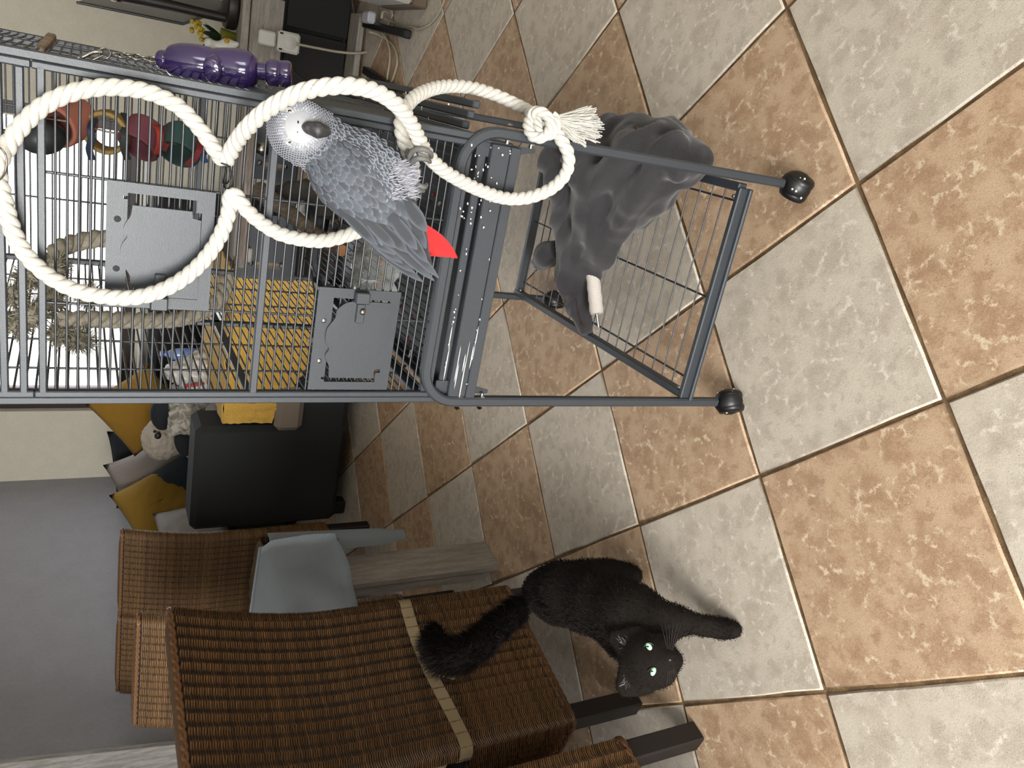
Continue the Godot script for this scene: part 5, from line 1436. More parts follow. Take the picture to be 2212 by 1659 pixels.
# ================= television unit and plugs, far right =================
func tv_corner() -> void:
	var pw: StandardMaterial3D = wood("unit_wood", Color(0.55, 0.53, 0.50), Color(0.64, 0.62, 0.59), Vector3(1, 0, 0), 3.0)
	var u := thing("tv_unit", "whitewashed wooden television unit with black front panel far right", "tv unit", V(0.95, 0, -3.30))
	var o := -u.position
	put("top_board", mb().box(V(0.85, 0.540, -3.29), V(1.56, 0.035, 0.52), 0.004).done(), pw, u, o)
	put("carcass", mb().box(V(0.85, 0.29, -3.32), V(1.50, 0.46, 0.44), 0.004).done(), M["matt_black"], u, o)
	for x in [0.20, 1.10]:
		put("drawer_front", mb().box(V(x + (0.04 if x < 1 else 0.1), 0.440, -3.062), V(0.58 if x < 1 else 0.8, 0.150, 0.022), 0.003).done(), pw, u, o)
	put("black_panel", mb().box(V(0.26, 0.20, -3.066), V(0.30, 0.30, 0.018), 0.003).done(), M["matt_black"], u, o)
	put("black_panel", mb().box(V(0.57, 0.20, -3.064), V(0.29, 0.30, 0.018), 0.003).done(), M["matt_black"], u, o)
	put("plinth_board", mb().box(V(0.40, 0.028, -2.99), V(0.30, 0.03, 0.16), 0.003).done(), pw, u, o)
	for p in [[V(0.2987, 0.02, -2.7844), V(0.2295, 0.02, -2.2772)], [V(0.5047, 0.02, -2.8737), V(0.467, 0.02, -2.2752)]]:
		put("black_runner", mb().bar(p[0], p[1], 0.035, 0.035, Vector3.UP, 0.004).done(), M["black_plastic"], u, o)
	# plug cube, charger and cables
	var wp := M["white_plastic"]
	var pc := thing("plug_cube", "white cube plug adaptor with a charger in front of the black panel", "plug adaptor", V(0.3493, 0.3523, -2.985))
	pc.scale = Vector3(1.25, 1.25, 1.0)
	put("cube", mb().box(V(0, 0, 0), V(0.075, 0.082, 0.075), 0.008).done(), wp, pc)
	put("charger", mb().box(V(0.0, 0.078, 0.0), V(0.052, 0.062, 0.045), 0.006).done(), wp, pc)
	var ro := mb(); ro.xf = Transform3D(Basis(Vector3(1, 0, 0), PI * 0.5), V(0, -0.005, 0.038))
	ro.lathe(PackedVector2Array([Vector2(0.0001, 0.012), Vector2(0.008, 0.012), Vector2(0.012, 0.006), Vector2(0.022, 0.003), Vector2(0.024, 0.0)]), 20)
	put("plug_boss", ro.done(), wp, pc)
	for s in [-0.028, 0.028]: put("pin_slot", mb().box(V(s, 0.030, 0.038), V(0.006, 0.012, 0.002)).done(), M["matt_black"], pc)
	var cb := mat("cream_cable", Color(0.66, 0.63, 0.55), 0.5)
	var c1 := put("power_cable", mb().tube(smooth(pts([0.3507, 0.3209, -2.94, 0.3523, 0.2352, -2.93, 0.3564, 0.1254, -2.92, 0.3681, 0.0402, -2.9, 0.3911, -0.0144, -2.86, 0.4371, -0.0469, -2.8, 0.4906, -0.0422, -2.72, 0.5344, -0.022, -2.66, 0.5591, 0.0064, -2.62, 0.5513, 0.0318, -2.6, 0.5256, 0.0346, -2.6]), 6), 0.0062, 8).done(), cb)
	tag(c1, "thick cream power cable running from the white plug cube to floor", "cable")
	var c2 := put("looped_cable", mb().tube(smooth(pts([0.4631, 0.06, -2.6709, 0.46, 0.03, -2.6458, 0.4477, 0.008, -2.5933, 0.4283, 0.008, -2.4949, 0.3993, 0.008, -2.4266, 0.353, 0.008, -2.3883, 0.3043, 0.008, -2.4041, 0.2696, 0.008, -2.4328, 0.2611, 0.008, -2.4738, 0.2897, 0.008, -2.4925, 0.3391, 0.008, -2.4882, 0.3931, 0.008, -2.5051, 0.4435, 0.012, -2.5601, 0.4666, 0.02, -2.6052]), 6), 0.0050, 8).done(), cb)
	tag(c2, "cream cable lying in a long loop on the floor by black runners", "cable")
	var c3 := put("thin_cable", mb().tube(smooth(pts([0.5289, 0.02, -2.6058, 0.5166, 0.006, -2.5137, 0.4983, 0.006, -2.3848, 0.499, 0.006, -2.2707, 0.4924, 0.006, -2.1862, 0.5052, 0.006, -2.0878, 0.5308, 0.006, -2.0244, 0.5638, 0.006, -1.981, 0.6041, 0.006, -1.9517]), 6), 0.0040, 8).done(), cb)
	tag(c3, "thin pale cable curving across the floor past white plaster block", "cable")
	var ad := thing("power_adaptor", "small white power adaptor resting on the black runner", "adaptor", V(0.5265, 0.05, -2.737))
	put("adaptor", mb().box(Vector3.ZERO, V(0.05, 0.04, 0.10), 0.008).done(), mat("adaptor_white", Color(0.78, 0.78, 0.82), 0.4), ad)
	var bk := thing("black_cable", "thin black cable hanging from the plug cube down the panel", "cable", V(0.3214, 0.3044, -3))
	put("wire", mb().tube(smooth(pts([0.3072, 0.3559, -2.98, 0.2722, 0.3416, -2.99, 0.2351, 0.3181, -2.98, 0.2094, 0.2888, -2.97, 0.192, 0.24, -2.95]), 5), 0.0035, 6).done(), M["black_plastic"], bk, -bk.position)
	# white plaster block
	var pl := thing("plaster_block", "rough white plaster block on a brown stone foot at the frame edge", "plaster block", V(0.83, 0, -2.35))
	put("block", mb().box(V(0, 0.26, 0), V(0.52, 0.40, 0.40), 0.012).done(), mottled("plaster", Color(0.66, 0.65, 0.62), Color(0.74, 0.73, 0.70), 6.0, 0.95, 3.0, 0.05), pl)
	put("stone_foot", mb().box(V(0, 0.03, 0), V(0.53, 0.06, 0.41), 0.006).done(), mat("stone_foot", Color(0.38, 0.32, 0.26), 0.7), pl)
	# carved giraffe figure on the unit
	var gi := thing("giraffe_figurine", "dark carved wooden giraffe figurine standing on the television unit", "figurine", V(0.46, 0.5575, -3.20))
	gi.scale = Vector3.ONE * 1.3
	put("stand", mb().lathe(PackedVector2Array([Vector2(0.0001, 0), Vector2(0.078, 0), Vector2(0.082, 0.008), Vector2(0.082, 0.035), Vector2(0.076, 0.042), Vector2(0.0001, 0.042)]), 30).done(), mat("dark_wood", Color(0.10, 0.085, 0.075), 0.45), gi)
	var gm := mat("giraffe_coat", Color.WHITE, 0.3); var S := 256
	var cf := noise(9, 0.035, 1, FastNoiseLite.TYPE_CELLULAR, FastNoiseLite.FRACTAL_NONE); cf.cellular_return_type = FastNoiseLite.RETURN_DISTANCE2_SUB
	var im := cf.get_seamless_image(S, S, false, false, 0.1, true); im.convert(Image.FORMAT_L8); var d := im.get_data(); var out := PackedByteArray(); out.resize(S * S * 3)
	for i in S * S:
		var t := smoothstep(15.0, 55.0, float(d[i])); var c := Color(0.58, 0.44, 0.30).lerp(Color(0.09, 0.065, 0.05), t)
		out[i * 3] = int(c.r * 255); out[i * 3 + 1] = int(c.g * 255); out[i * 3 + 2] = int(c.b * 255)
	gm.albedo_texture = tex(out, S, S); gm.uv1_triplanar = true; gm.uv1_scale = Vector3.ONE * 6.0
	var B := Blob.new(); B.k = 0.01
	B.ell(V(0.0, 0.40, 0), V(0.075, 0.055, 0.04)); B.cap(V(0.055, 0.42, 0), V(0.10, 0.62, 0), 0.035, 0.02); B.cap(V(0.10, 0.62, 0), V(0.15, 0.60, 0), 0.02, 0.012)
	put("body", B.mesh(mb(), 0.007).done(), gm, gi)
	for s in [[-0.045, 0.022], [-0.045, -0.022], [0.05, 0.022], [0.05, -0.022]]:
		put("leg", mb().tube(PackedVector3Array([V(s[0], 0.38, s[1]), V(s[0], 0.22, s[1]), V(s[0], 0.042, s[1])]), [0.026, 0.018, 0.016], 12).done(), M["dark_wood"], gi)
	# flower pot and little animal figure
	var fp := thing("flower_pot", "small pot of yellow artificial flowers on the television unit edge", "plant", V(0.31, 0.5575, -3.18))
	fp.scale = Vector3.ONE * 1.35
	put("pot", mb().lathe(PackedVector2Array([Vector2(0.0001, 0), Vector2(0.026, 0), Vector2(0.034, 0.05), Vector2(0.030, 0.05), Vector2(0.0001, 0.046)]), 20).done(), mat("pot_green", Color(0.42, 0.42, 0.10), 0.5), fp)
	var r := RandomNumberGenerator.new(); r.seed = 14
	for i in 9:
		var a := TAU * i / 9.0; var lf := mb(); var q := PackedVector3Array()
		for k in 5:
			for j in 3: q.append(V(cos(a) * (0.008 + k * 0.008), 0.05 + k * 0.014, sin(a) * (0.008 + k * 0.008)) + V(-sin(a), 0.2, cos(a)) * (j - 1) * 0.010 * sin(PI * (k + 0.5) / 5.0))
		lf.sheet(q, 3, 0.001)
		put("leaf", lf.done(), mat("leaf_green", Color(0.07, 0.14, 0.05), 0.6), fp)
	for i in 14:
		put("flower", mb().ball(V(r.randf_range(-0.035, 0.035), r.randf_range(0.105, 0.145), r.randf_range(-0.03, 0.03)), V(0.009, 0.008, 0.009), 8).done(), mat("yellow_petal", Color(0.70, 0.60, 0.12), 0.7), fp)
	var cw := thing("cow_figurine", "small white and yellow toy animal figurine beside the flower pot", "figurine", V(0.27, 0.5575, -3.10))
	cw.scale = Vector3.ONE * 1.45
	var C := Blob.new(); C.k = 0.006
	C.ell(V(0, 0.032, 0), V(0.030, 0.026, 0.020)); C.cap(V(0, 0.05, 0), V(0.004, 0.082, 0.004), 0.014, 0.010); C.ell(V(0.004, 0.092, 0.008), V(0.014, 0.012, 0.014))
	for s in [-1.0, 1.0]: C.cap(V(s * 0.016, 0.012, 0.010), V(s * 0.018, 0.004, 0.014), 0.008, 0.007)
	put("body", C.mesh(mb(), 0.0035).done(), M["white_plastic"], cw)
	for p in [V(0.018, 0.036, 0.014), V(-0.014, 0.026, 0.016)]: put("patch", mb().ball(p, V(0.011, 0.009, 0.006), 10).done(), mat("patch_yellow", Color(0.72, 0.55, 0.08), 0.5), cw)
	# flat television on its wall bracket, its frame edge showing
	var tv := thing("wall_television", "flat screen coloured pale for the wall it reflects, thin black lower frame", "television", V(0.3407, 0.7575, -3.55))
	var e0 := V(0.3339, 1.2317, -3.55) - tv.position; var e1 := V(0.389, 0.6776, -3.5) - tv.position
	put("side_frame", mb().bar(Vector3.ZERO, e0, 0.012, 0.03, V(0, 0, 1), 0.003).done(), M["black_plastic"], tv)
	put("lower_frame", mb().bar(Vector3.ZERO, e1 * 3.0, 0.012, 0.03, V(0, 0, 1), 0.003).done(), mat("tv_grey", Color(0.30, 0.30, 0.30), 0.4), tv)
	var sc := mb(); sc.quad(Vector3.ZERO, e1 * 3.0, e1 * 3.0 + e0, e0); sc.quad(V(0, 0, -0.02), V(0, 0, -0.02) + e0, V(0, 0, -0.02) + e0 + e1 * 3.0, V(0, 0, -0.02) + e1 * 3.0)
	put("screen", sc.done(), mat("tv_reflection_tone", Color(0.52, 0.51, 0.48), 0.35), tv)  # reflection of the bright wall is painted in as a pale screen colour

# ================= dining table with wicker chairs =================
func rounded_loop(x0: float, x1: float, z0: float, z1: float, r: float, step: float) -> PackedVector3Array:
	var p := PackedVector3Array()
	for c in [[x1 - r, z1 - r, 0.0], [x0 + r, z1 - r, 0.5], [x0 + r, z0 + r, 1.0], [x1 - r, z0 + r, 1.5]]:
		for k in 7:
			var a: float = PI * (c[2] + 0.5 * k / 6.0)
			p.append(V(c[0] + cos(a) * r, 0, c[1] + sin(a) * r))
	p.append(p[0])
	return resample(p, step)

# strands going round a closed loop, in and out of upright stakes, row above row
func weave(m: Mb, loop: PackedVector3Array, y0: float, y1: float, pitch: float, lean: Callable, R: RandomNumberGenerator, amp := 0.0042) -> void:
	var n := loop.size() - 1; var rows := int((y1 - y0) / pitch)
	var nr := PackedVector3Array()
	for i in n:
		var t := loop[(i + 1) % n] - loop[(i - 1 + n) % n]
		nr.append(V(t.z, 0, -t.x).normalized() * -1.0)
	var w := pitch * 0.38
	for r in rows:
		var y := y0 + (r + 0.5) * pitch; var off: Vector3 = lean.call(y); var b := m.v.size()
		var tone := R.randf_range(0.82, 1.12)
		m.tint(Color(0.49, 0.375, 0.255) * tone)
		for i in n + 1:
			var k := i % n; var q := nr[k]
			var a: float = amp * [0.65, 1.0, 0.65, -1.25][i % 4] + R.randf_range(-0.0004, 0.0004)
			var p := loop[k] + off + V(0, y + R.randf_range(-0.0004, 0.0004), 0) + q * a
			m.vert(p + V(0, -w, 0) - q * 0.0012, q * 0.3 - V(0, 1, 0))
			m.vert(p + q * 0.0012, q)
			m.vert(p + V(0, w, 0) - q * 0.0012, q * 0.3 + V(0, 1, 0))
		for i in n:
			for c in 2:
				var x := b + i * 3 + c; var z := x + 3
				m.tri(x, x + 1, z); m.tri(z, x + 1, z + 1)

func wicker_chair() -> Node3D:
	# origin under the middle of the rear face; the back faces +z, the seat reaches to -z
	var ch := thing("wicker_chair", "-", "chair")
	var W := 0.42; var R := RandomNumberGenerator.new(); R.seed = 44
	var lean := func(y: float) -> Vector3: return V(0, 0, 0.092 * pow(maxf(0.0, (y - 0.70) / 0.36), 1.6))
	var none := func(_y: float) -> Vector3: return Vector3.ZERO
	var sm := mat("rattan", Color.WHITE, 0.40, 0.0, 0.5); sm.vertex_color_use_as_albedo = true; sm.cull_mode = BaseMaterial3D.CULL_DISABLED
	var dk := mat("rattan_core", Color(0.05, 0.03, 0.016), 0.8)
	var back := put("backrest", back_core(W, lean), dk, ch)
	var m := mb()
	weave(m, rounded_loop(-W / 2, W / 2, -0.055, 0.0, 0.024, 0.0072), 0.47, 1.045, 0.0050, lean, R)
	stuff(put("backrest_strands", m.done(), sm, back))
	var seat := put("seat", mb().box(V(0, 0.335, -0.225), V(W - 0.008, 0.25, 0.44), 0.015).done(), dk, ch)
	m = mb()
	weave(m, rounded_loop(-W / 2, W / 2, -0.455, 0.0, 0.020, 0.0072), 0.21, 0.47, 0.0050, none, R)
	stuff(put("seat_strands", m.done(), sm, seat))
	# plaited rims
	var rim := mb()
	var lp := rounded_loop(-W / 2 + 0.004, W / 2 - 0.004, -0.051, -0.004, 0.020, 0.008)
	for k in 2:
		var q := PackedVector3Array()
		for i in lp.size() - 1: q.append(lp[i] + (lean.call(1.05) as Vector3) + V(sin(i * 1.2 + k * PI) * 0.002, 1.048 + cos(i * 1.2 + k * PI) * 0.0035, 0))
		rim.tint(Color(0.42, 0.30, 0.19)); rim.tube(q, 0.0045, 6, false, true)
	var tg := PackedVector3Array()
	for j in 5:
		for i in 9:
			var x := lerpf(-1, 1, i / 8.0); var z := lerpf(-1, 1, j / 4.0)
			tg.append((lean.call(1.05) as Vector3) + V(x * (W / 2 - 0.008), 1.050 + 0.010 * (1.0 - z * z) * (1.0 - pow(x, 8.0)), -0.0275 + z * 0.024))
	rim.tint(Color(0.36, 0.26, 0.16)); rim.sheet(tg, 9)
	put("top_rim", rim.done(), sm, back)
	var r2 := mb(); lp = rounded_loop(-W / 2, W / 2, -0.455, 0.0, 0.020, 0.008)
	for k in 2:
		var q := PackedVector3Array()
		for i in lp.size() - 1: q.append(lp[i] + V(0, 0.2105 + sin(i * 1.2 + k * PI) * 0.003, 0))
		r2.tint(Color(0.42, 0.30, 0.19)); r2.tube(q, 0.0042, 6, false, true)
	put("lower_rim", r2.done(), sm, seat)
	for p in [V(-0.178, 0, -0.034), V(0.178, 0, -0.034), V(-0.178, 0, -0.42), V(0.178, 0, -0.42)]:
		put("leg", mb().box(p + V(0, 0.1075, 0), V(0.046, 0.215, 0.046), 0.004).done(), mat("chair_leg", Color(0.075, 0.05, 0.048), 0.5), ch)
	var cs := mat("seat_cloth", Color(0.40, 0.345, 0.27), 0.95)
	var cu := put("seat_cushion", pillow(W - 0.03, 0.40, 0.085, 5, 0.01).done(), cs, ch, V(0, 0.512, -0.255))
	cu.rotation.x = PI / 2
	return ch

func back_core(W: float, lean: Callable) -> Mesh:
	var m := mb(); var g := PackedVector3Array(); var lp := rounded_loop(-W / 2 + 0.004, W / 2 - 0.004, -0.051, -0.004, 0.020, 0.02); var n := lp.size()
	for r in 13:
		var y := lerpf(0.46, 1.05, r / 12.0)
		for i in n: g.append(lp[i] + V(0, y, 0) + (lean.call(y) as Vector3))
	m.sheet(g, n)
	return m.done()

func chair_copy(src: Node3D, at: Vector3, turn: float, label: String) -> Node3D:
	var c := src.duplicate() as Node3D; c.name = numbered("wicker_chair"); add_child(c)
	c.position = at; c.rotation.y = turn
	tag(c, label, "chair", "wicker dining chairs")
	return c

func dining_corner() -> void:
	var pw := M["pale_wood"]
	var t := thing("dining_table", "whitewashed wooden dining table with broad plank legs under a grey cloth", "table", V(-1.576, 0, -0.132), -0.146)
	put("tabletop", mb().box(V(0, 0.728, 0), V(0.80, 0.044, 1.56), 0.004).done(), pw, t)
	for p in [[0.328, -0.735], [-0.328, -0.735], [0.328, 0.70], [-0.328, 0.70]]:
		var lg := put("leg", mb().box(V(p[0] + (0.0 if p[0] > 0 else 0.0), 0.353, p[1]), V(0.022, 0.706, 0.125), 0.002).done(), pw, t)
		put("leg_board", mb().box(V(p[0] - signf(p[0]) * 0.040, 0.373, p[1] + 0.040 * -signf(p[1])), V(0.040, 0.666, 0.020), 0.002).done(), pw, lg)
	# grey cloth: top, long overhang on the right and the hanging corner
	var cl := mottled("grey_tablecloth", Color(0.40, 0.425, 0.445), Color(0.465, 0.49, 0.51), 16.0, 0.95, 1.4, 0.12)
	var tc := thing("tablecloth", "pale blue grey tablecloth with hanging corner draped over the dining table", "tablecloth", V(-1.576, 0.752, -0.132), -0.146)
	var g := PackedVector3Array(); var nz := noise(51, 1.2, 2)
	var N := 34; var Q := 50
	for i in Q:
		for j in N:
			var a := lerpf(-0.42, 0.62, j / float(N - 1)); var b := lerpf(-0.800, 0.80, i / float(Q - 1))
			var x := a; var z := b; var y := 0.005
			var ox := maxf(0.0, a - 0.405); var oz := maxf(0.0, -b - 0.79)
			var wob := nz.get_noise_2d(a * 4.0, b * 4.0)
			if ox > 0.0: x = 0.405 + minf(ox, 0.012) + ox * 0.08 + wob * 0.02 * minf(ox * 8.0, 1.0); y -= ox * (0.92 + 0.12 * sin(b * 7.0))
			if oz > 0.0: z = -0.79 - minf(oz, 0.012) - oz * 0.06; y -= oz * 0.97
			if ox > 0.0 and oz > 0.0:
				var k := minf(ox, oz)
				x += k * 0.16; z -= k * 0.16; y += k * 0.25
			g.append(V(x, y, z))
	put("cloth", mb().sheet(g, N, 0.003).soften().done(), cl, tc)
	var cor := mb(); var cg := PackedVector3Array()
	for i in 12:
		for j in 5:
			var s := i / 11.0; var w := (j / 4.0 - 0.5) * lerpf(0.10, 0.07, s) * (1.0 if i < 10 else 0.7)
			cg.append(V(0.400 + sin(j * 1.6) * 0.006 - s * 0.02, -0.03 - s * 0.43, -0.812 + w - s * 0.01))
	cor.sheet(cg, 5, 0.003)
	put("hanging_corner", cor.done(), cl, tc)
	var fe := mb(); cg = PackedVector3Array()
	for i in 8:
		for j in 24:
			var s := i / 7.0
			cg.append(V(lerpf(0.40, -0.42, j / 23.0), 0.004 - s * 0.24, -0.804 - minf(s, 0.1) * 0.1 + sin(j * 0.9) * 0.006 * s))
	fe.sheet(cg, 24, 0.003)
	put("end_overhang", fe.done(), cl, tc)
	# chairs
	var A := wicker_chair()
	A.position = V(-1.0256, 0, 0.02) + V(0.2286, 0, -0.9735) * 0.21; A.rotation.y = 1.340
	tag(A, "large brown wicker chair in the foreground with a beige tie round its back", "chair", "wicker dining chairs")
	var B2 := chair_copy(A, V(-1.0256, 0, 0.565) + V(0.2286, 0, -0.9735) * 0.21, 1.340, "brown wicker chair at the frame edge nearest the photographer, mostly cut off")
	chair_copy(A, V(-1.90, 0, -1.97), PI, "brown wicker chair with a beige seat cushion beside the charcoal sofa panel")
	chair_copy(A, V(-2.335, 0, -1.98), PI, "brown wicker chair by the grey wall, half hidden behind the pushed-in chair")
	chair_copy(A, V(-1.63, 0, -1.03), PI + 0.02, "light brown wicker chair pushed in at the far end of the cloth-covered table")
	var less_lit_rattan: StandardMaterial3D = M["rattan"].duplicate(); less_lit_rattan.albedo_color = Color(0.74, 0.70, 0.65)  # far chairs' stronger light is put into lighter rattan; near pair tinted darker
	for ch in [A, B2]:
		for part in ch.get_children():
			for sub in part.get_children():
				if sub is MeshInstance3D and sub.material_override == M["rattan"]: sub.material_override = less_lit_rattan
	# cushion tie round the near chair
	var tie := put("cushion_tie", tie_mesh(0.42), mat("tie_cloth", Color(0.46, 0.40, 0.30), 0.95), A)
	var k := mb()
	k.box(V(-0.012, 0.497, 0.010), V(0.030, 0.024, 0.012), 0.004).box(V(-0.030, 0.478, 0.012), V(0.020, 0.045, 0.004), 0.001, Basis(Vector3(0, 0, 1), -0.5)).box(V(0.012, 0.475, 0.012), V(0.020, 0.05, 0.004), 0.001, Basis(Vector3(0, 0, 1), 0.35))
	put("tie_knot", k.done(), M["tie_cloth"], tie)
	# whitewashed plank leaning on the grey wall
	var lp := thing("leaning_plank", "broad whitewashed wooden plank leaning in the left corner behind wicker chairs", "plank", V(-2.42, 0, -1.5))
	var d0 := V(-2.3865, 0.8409, -1.5); var d1 := V(-2.3023, 1.4539, -1.5); var dd := (d1 - d0).normalized()
	var foot := d0 - dd * (0.8409 / dd.y)
	var sd := dd.cross(V(0, 0, 1)).normalized()
	if sd.x > 0: sd = -sd
	put("plank", mb().bar(foot + sd * 0.14, foot + sd * 0.14 + dd * 1.9, 0.28, 0.03, V(0, 0, 1), 0.004).done(), wood("plank_wood", Color(0.42, 0.41, 0.39), Color(0.52, 0.51, 0.49), dd, 3.0), lp, -lp.position)

func tie_mesh(W: float) -> Mesh:
	var m := mb(); var lp := rounded_loop(-W / 2 - 0.003, W / 2 + 0.003, -0.058, 0.003, 0.025, 0.012); var g := PackedVector3Array(); var n := lp.size()
	for j in n:
		pass
	for i in 4:
		for j in n: g.append(lp[j] + V(0, 0.485 + i * 0.010 + 0.012 * sin(j * 0.12), 0.0006 * (i % 2)))
	m.sheet(g, n, 0.002)
	return m.done()

# ================= the black cat =================
func cat() -> void:
	var c := thing("cat", "black fluffy cat walking beside the wicker chair looking up at the camera", "cat", V(-0.8528, 0, -0.0986))
	var o := c.position
	var B := Blob.new(); B.k = 0.014
	# trunk
	B.chain(pts([-0.8596, 0.185, -0.2479, -0.7876, 0.195, -0.1361, -0.7336, 0.19, -0.0251, -0.7001, 0.19, 0.0692, -0.7118, 0.185, 0.1094, -0.7623, 0.165, 0.1039]), [0.052, 0.060, 0.062, 0.064, 0.050, 0.036])
	# seen forelegs and hind leg, then the hidden pair
	B.chain(pts([-0.6654, 0.165, 0.1285, -0.6691, 0.115, 0.1382, -0.6829, 0.055, 0.1496, -0.6796, 0.02, 0.1715, -0.6651, 0.016, 0.1957]), [0.036, 0.019, 0.0115, 0.0120, 0.0145])
	B.chain(pts([-0.8122, 0.165, -0.2081, -0.778, 0.105, -0.1703, -0.7599, 0.07, -0.1608, -0.7637, 0.024, -0.1532, -0.7494, 0.017, -0.125]), [0.052, 0.036, 0.022, 0.018, 0.017])
	B.chain(PackedVector3Array([V(-0.77, 0.17, 0.06), V(-0.80, 0.10, 0.04), V(-0.815, 0.03, 0.01), V(-0.81, 0.016, 0.035)]), [0.042, 0.028, 0.02, 0.018])
	B.chain(PackedVector3Array([V(-0.87, 0.16, -0.20), V(-0.88, 0.10, -0.15), V(-0.90, 0.06, -0.21), V(-0.89, 0.02, -0.19), V(-0.875, 0.016, -0.15)]), [0.048, 0.034, 0.021, 0.018, 0.017])
	var fm := mat("black_fur", Color.WHITE, 0.85, 0.0, 0.2); fm.vertex_color_use_as_albedo = true; fm.cull_mode = BaseMaterial3D.CULL_DISABLED
	fm.albedo_color = Color(0.150, 0.132, 0.118)
	var blk := Color(0.80, 0.80, 0.80)
	for q in B.caps:
		q[0] -= o; q[1] -= o
	var m := B.mesh(mb().tint(blk), 0.0075)
	# tail joins the same skin
	var T := Blob.new(); T.k = 0.01
	T.chain(pts([-0.868, 0.2075, -0.241, -0.868, 0.2808, -0.2044, -0.866, 0.3541, -0.1617, -0.864, 0.4261, -0.1133, -0.862, 0.4853, -0.0849, -0.862, 0.5226, -0.0882, -0.864, 0.5301, -0.1277, -0.866, 0.5078, -0.1842]), [0.017, 0.018, 0.020, 0.022, 0.023, 0.021, 0.017, 0.011])
	for q in T.caps:
		q[0] -= o; q[1] -= o
	T.mesh(m, 0.0065)
	# head
	var H := Blob.new(); H.k = 0.007
	H.ell(V(-0.0037, -0.0009, 0), V(0.044, 0.054, 0.048)); H.ell(V(0.0223, -0.0026, 0.0185), V(0.034, 0.040, 0.034))
	H.cap(V(0.0285, 0, 0.0314), V(0.0407, 0, 0.0425), 0.020, 0.013)
	H.cap(V(0.0463, -0.0009, 0.0277), V(0.0536, -0.0009, 0.0222), 0.016, 0.012)
	H.ell(V(0.0235, -0.0283, 0.0111), V(0.024, 0.020, 0.026)); H.ell(V(0.0234, 0.0269, 0.0111), V(0.024, 0.020, 0.026))
	for e in H.ells: pass
	# ears, leaf shaped
	var hb := Basis(Vector3(0.291325, -0.782137, 0.550810), Vector3(0.760959, -0.159458, -0.628900), Vector3(0.579717, 0.602358, 0.548719))
	var hp := Vector3(-0.707400, 0.225000, 0.184700)
	var H2 := Blob.new(); H2.k = 0.006
	for e in [[V(-0.024, 0.0288, 0.0055), V(-0.0829, 0.0471, -0.0055), 1.0], [V(-0.0254, -0.032, 0.0055), V(-0.0655, -0.065, -0.0037), -1.0]]:
		var a: Vector3 = e[0]; var b: Vector3 = e[1]
		for k in 5:
			var t := k / 5.0; var sd := (b - a).cross(V(0, 0, 1)).normalized() * 0.030 * (1.0 - t)
			var p := a.lerp(b, t)
			H.cap(p - sd, p + sd, 0.0055 * (1.0 - t * 0.5), 0.0055 * (1.0 - t * 0.5))
	var hm := mb().tint(blk); hm.xf = Transform3D(hb, hp - o)
	H.mesh(hm, 0.0035)
	var base := m.v.size()
	for i in hm.v.size():
		m.v.append(hm.v[i]); m.n.append(hm.n[i]); m.uv.append(Vector2.ZERO); m.c.append(hm.c[i])
	for i in hm.ix: m.ix.append(base + i)
	# coat: short hairs over the skin, long ones on tail
	var body := put("body", m.done(), fm, c)
	var hr := mb(); var r := RandomNumberGenerator.new(); r.seed = 99
	var tail_from := 0
	for i in range(0, m.v.size()):
		var p := m.v[i]; var n := m.n[i]; var w := p + o
		var tail: bool = w.y > 0.26 and w.x < -0.80 and w.z < 0.02
		var head: bool = i >= base
		var reps := 7 if tail else 4
		if head: reps = 1
		for k in reps:
			if r.randf() < (0.15 if not head else 0.35): continue
			var flow := V(-0.35, -0.25, -0.8) if not tail else V(0.0, 0.75, 0.2)
			if head: flow = hb * V(0, 0.2, -0.6) + n * 0.2
			var d := (n * (0.55 if tail else 0.28) + flow * 0.7 + V(r.randfn(), r.randfn(), r.randfn()) * 0.25).normalized()
			var l: float = r.randf_range(0.012, 0.030) if tail else r.randf_range(0.005, 0.010)
			if head or w.y < 0.10: l = r.randf_range(0.003, 0.006)
			hair(hr, p + V(r.randf_range(-1, 1), r.randf_range(-1, 1), r.randf_range(-1, 1)) * 0.003, d, l, 0.0007 if not head else 0.0004, flow, Color(0.80, 0.80, 0.82) * r.randf_range(0.6, 1.2))
	stuff(put("fur", hr.done(), fm, body))
	# face
	var face := Node3D.new(); face.name = "face"; c.add_child(face); face.transform = Transform3D(hb, hp - o)
	var ey := mat("cat_eye_shine", Color(0.66, 0.84, 0.70), 0.05); ey.clearcoat_enabled = true; ey.clearcoat = 1.0; ey.clearcoat_roughness = 0.02  # pale green colour stands in for light shining back from the eyes
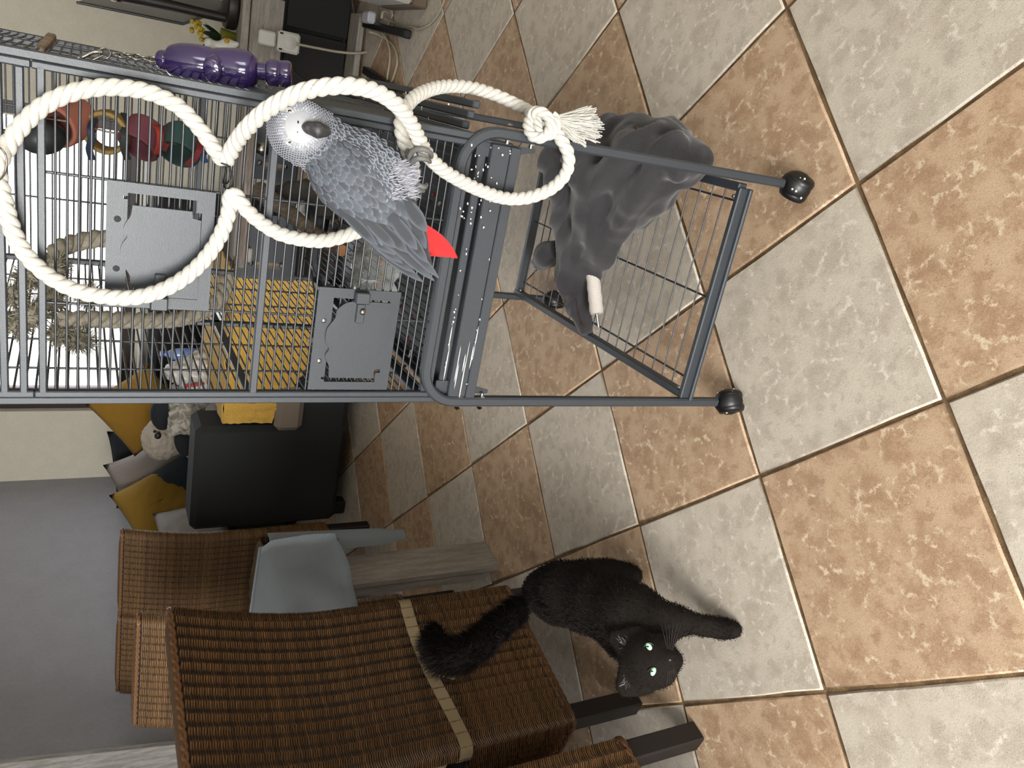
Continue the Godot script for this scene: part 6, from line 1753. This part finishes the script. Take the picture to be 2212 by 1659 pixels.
	for e in [[V(0.0032, 0.0239, 0.0407), 0.55], [V(0.0085, -0.0211, 0.0407), -0.4]]:
		var h = H.hit(V(e[0].x, e[0].y, 0.12), V(0, 0, -1), 0.14)
		var q: Vector3 = h if h != null else e[0]
		put("eye", mb().ball(q + V(0, 0, -0.0002), V(0.0056, 0.0090, 0.0062), 16, Basis(V(0, 0, 1), e[1])).done(), ey, face)
		put("pupil", mb().ball(q + V(-0.0015, 0.0, 0.0050), V(0.0036, 0.0015, 0.0012), 10).done(), M["pupil_black"], face)
		put("eyelid", mb().tube(smooth(PackedVector3Array([q + V(-0.0105, 0.0, -0.002), q + V(-0.004, 0.0060, 0.0015), q + V(0.004, 0.0062, 0.0015), q + V(0.0105, 0.001, -0.002)]), 4), 0.0017, 6).done(), mat("lid_black", Color(0.05, 0.045, 0.045), 0.5), face)
	put("nose", mb().ball(V(0.0404, 0, 0.0555), V(0.0062, 0.0042, 0.004), 12).done(), mat("cat_nose", Color(0.10, 0.085, 0.085), 0.25), face)
	for s in [[V(-0.0314, 0.0253, 0.0092), V(-0.0663, 0.0416, -0.0055)], [V(-0.0343, -0.0302, 0.0092), V(-0.054, -0.0546, -0.0018)]]:
		var im := mb(); var a: Vector3 = s[0]; var b: Vector3 = s[1]; var sd := (b - a).cross(V(0, 0, 1)).normalized()
		for k in 26:
			var t := r.randf(); var p := a.lerp(b, t * 0.6) + sd * r.randf_range(-0.012, 0.012) * (1.0 - t) + V(0, 0, 0.007)
			hair(im, p, ((b - a).normalized() + sd * r.randf_range(-0.8, 0.8) + V(0, 0, 0.3)).normalized(), r.randf_range(0.010, 0.018), 0.0003, V(0, 0, 1), Color(0.55, 0.53, 0.55))
		stuff(put("ear_tufts", im.done(), M["fluff"], face))
	var wk := mb()
	for s in [-1.0, 1.0]:
		for k in 6:
			var p := V(0.0414, 0, 0.0481) + V(0.004 - k * 0.0012, s * 0.009, 0)
			var d := V(0.34 - k * 0.10, s * 0.9, 0.12).normalized()
			wk.tint(Color(0.30, 0.28, 0.27)); wk.tube(PackedVector3Array([p, p + d * 0.03 + V(0, 0.002, 0), p + d * 0.06 - V(0, 0.002, 0)]), [0.00032, 0.00025, 0.0001], 4, false)
	stuff(put("whiskers", wk.done(), M["fluff"], face))
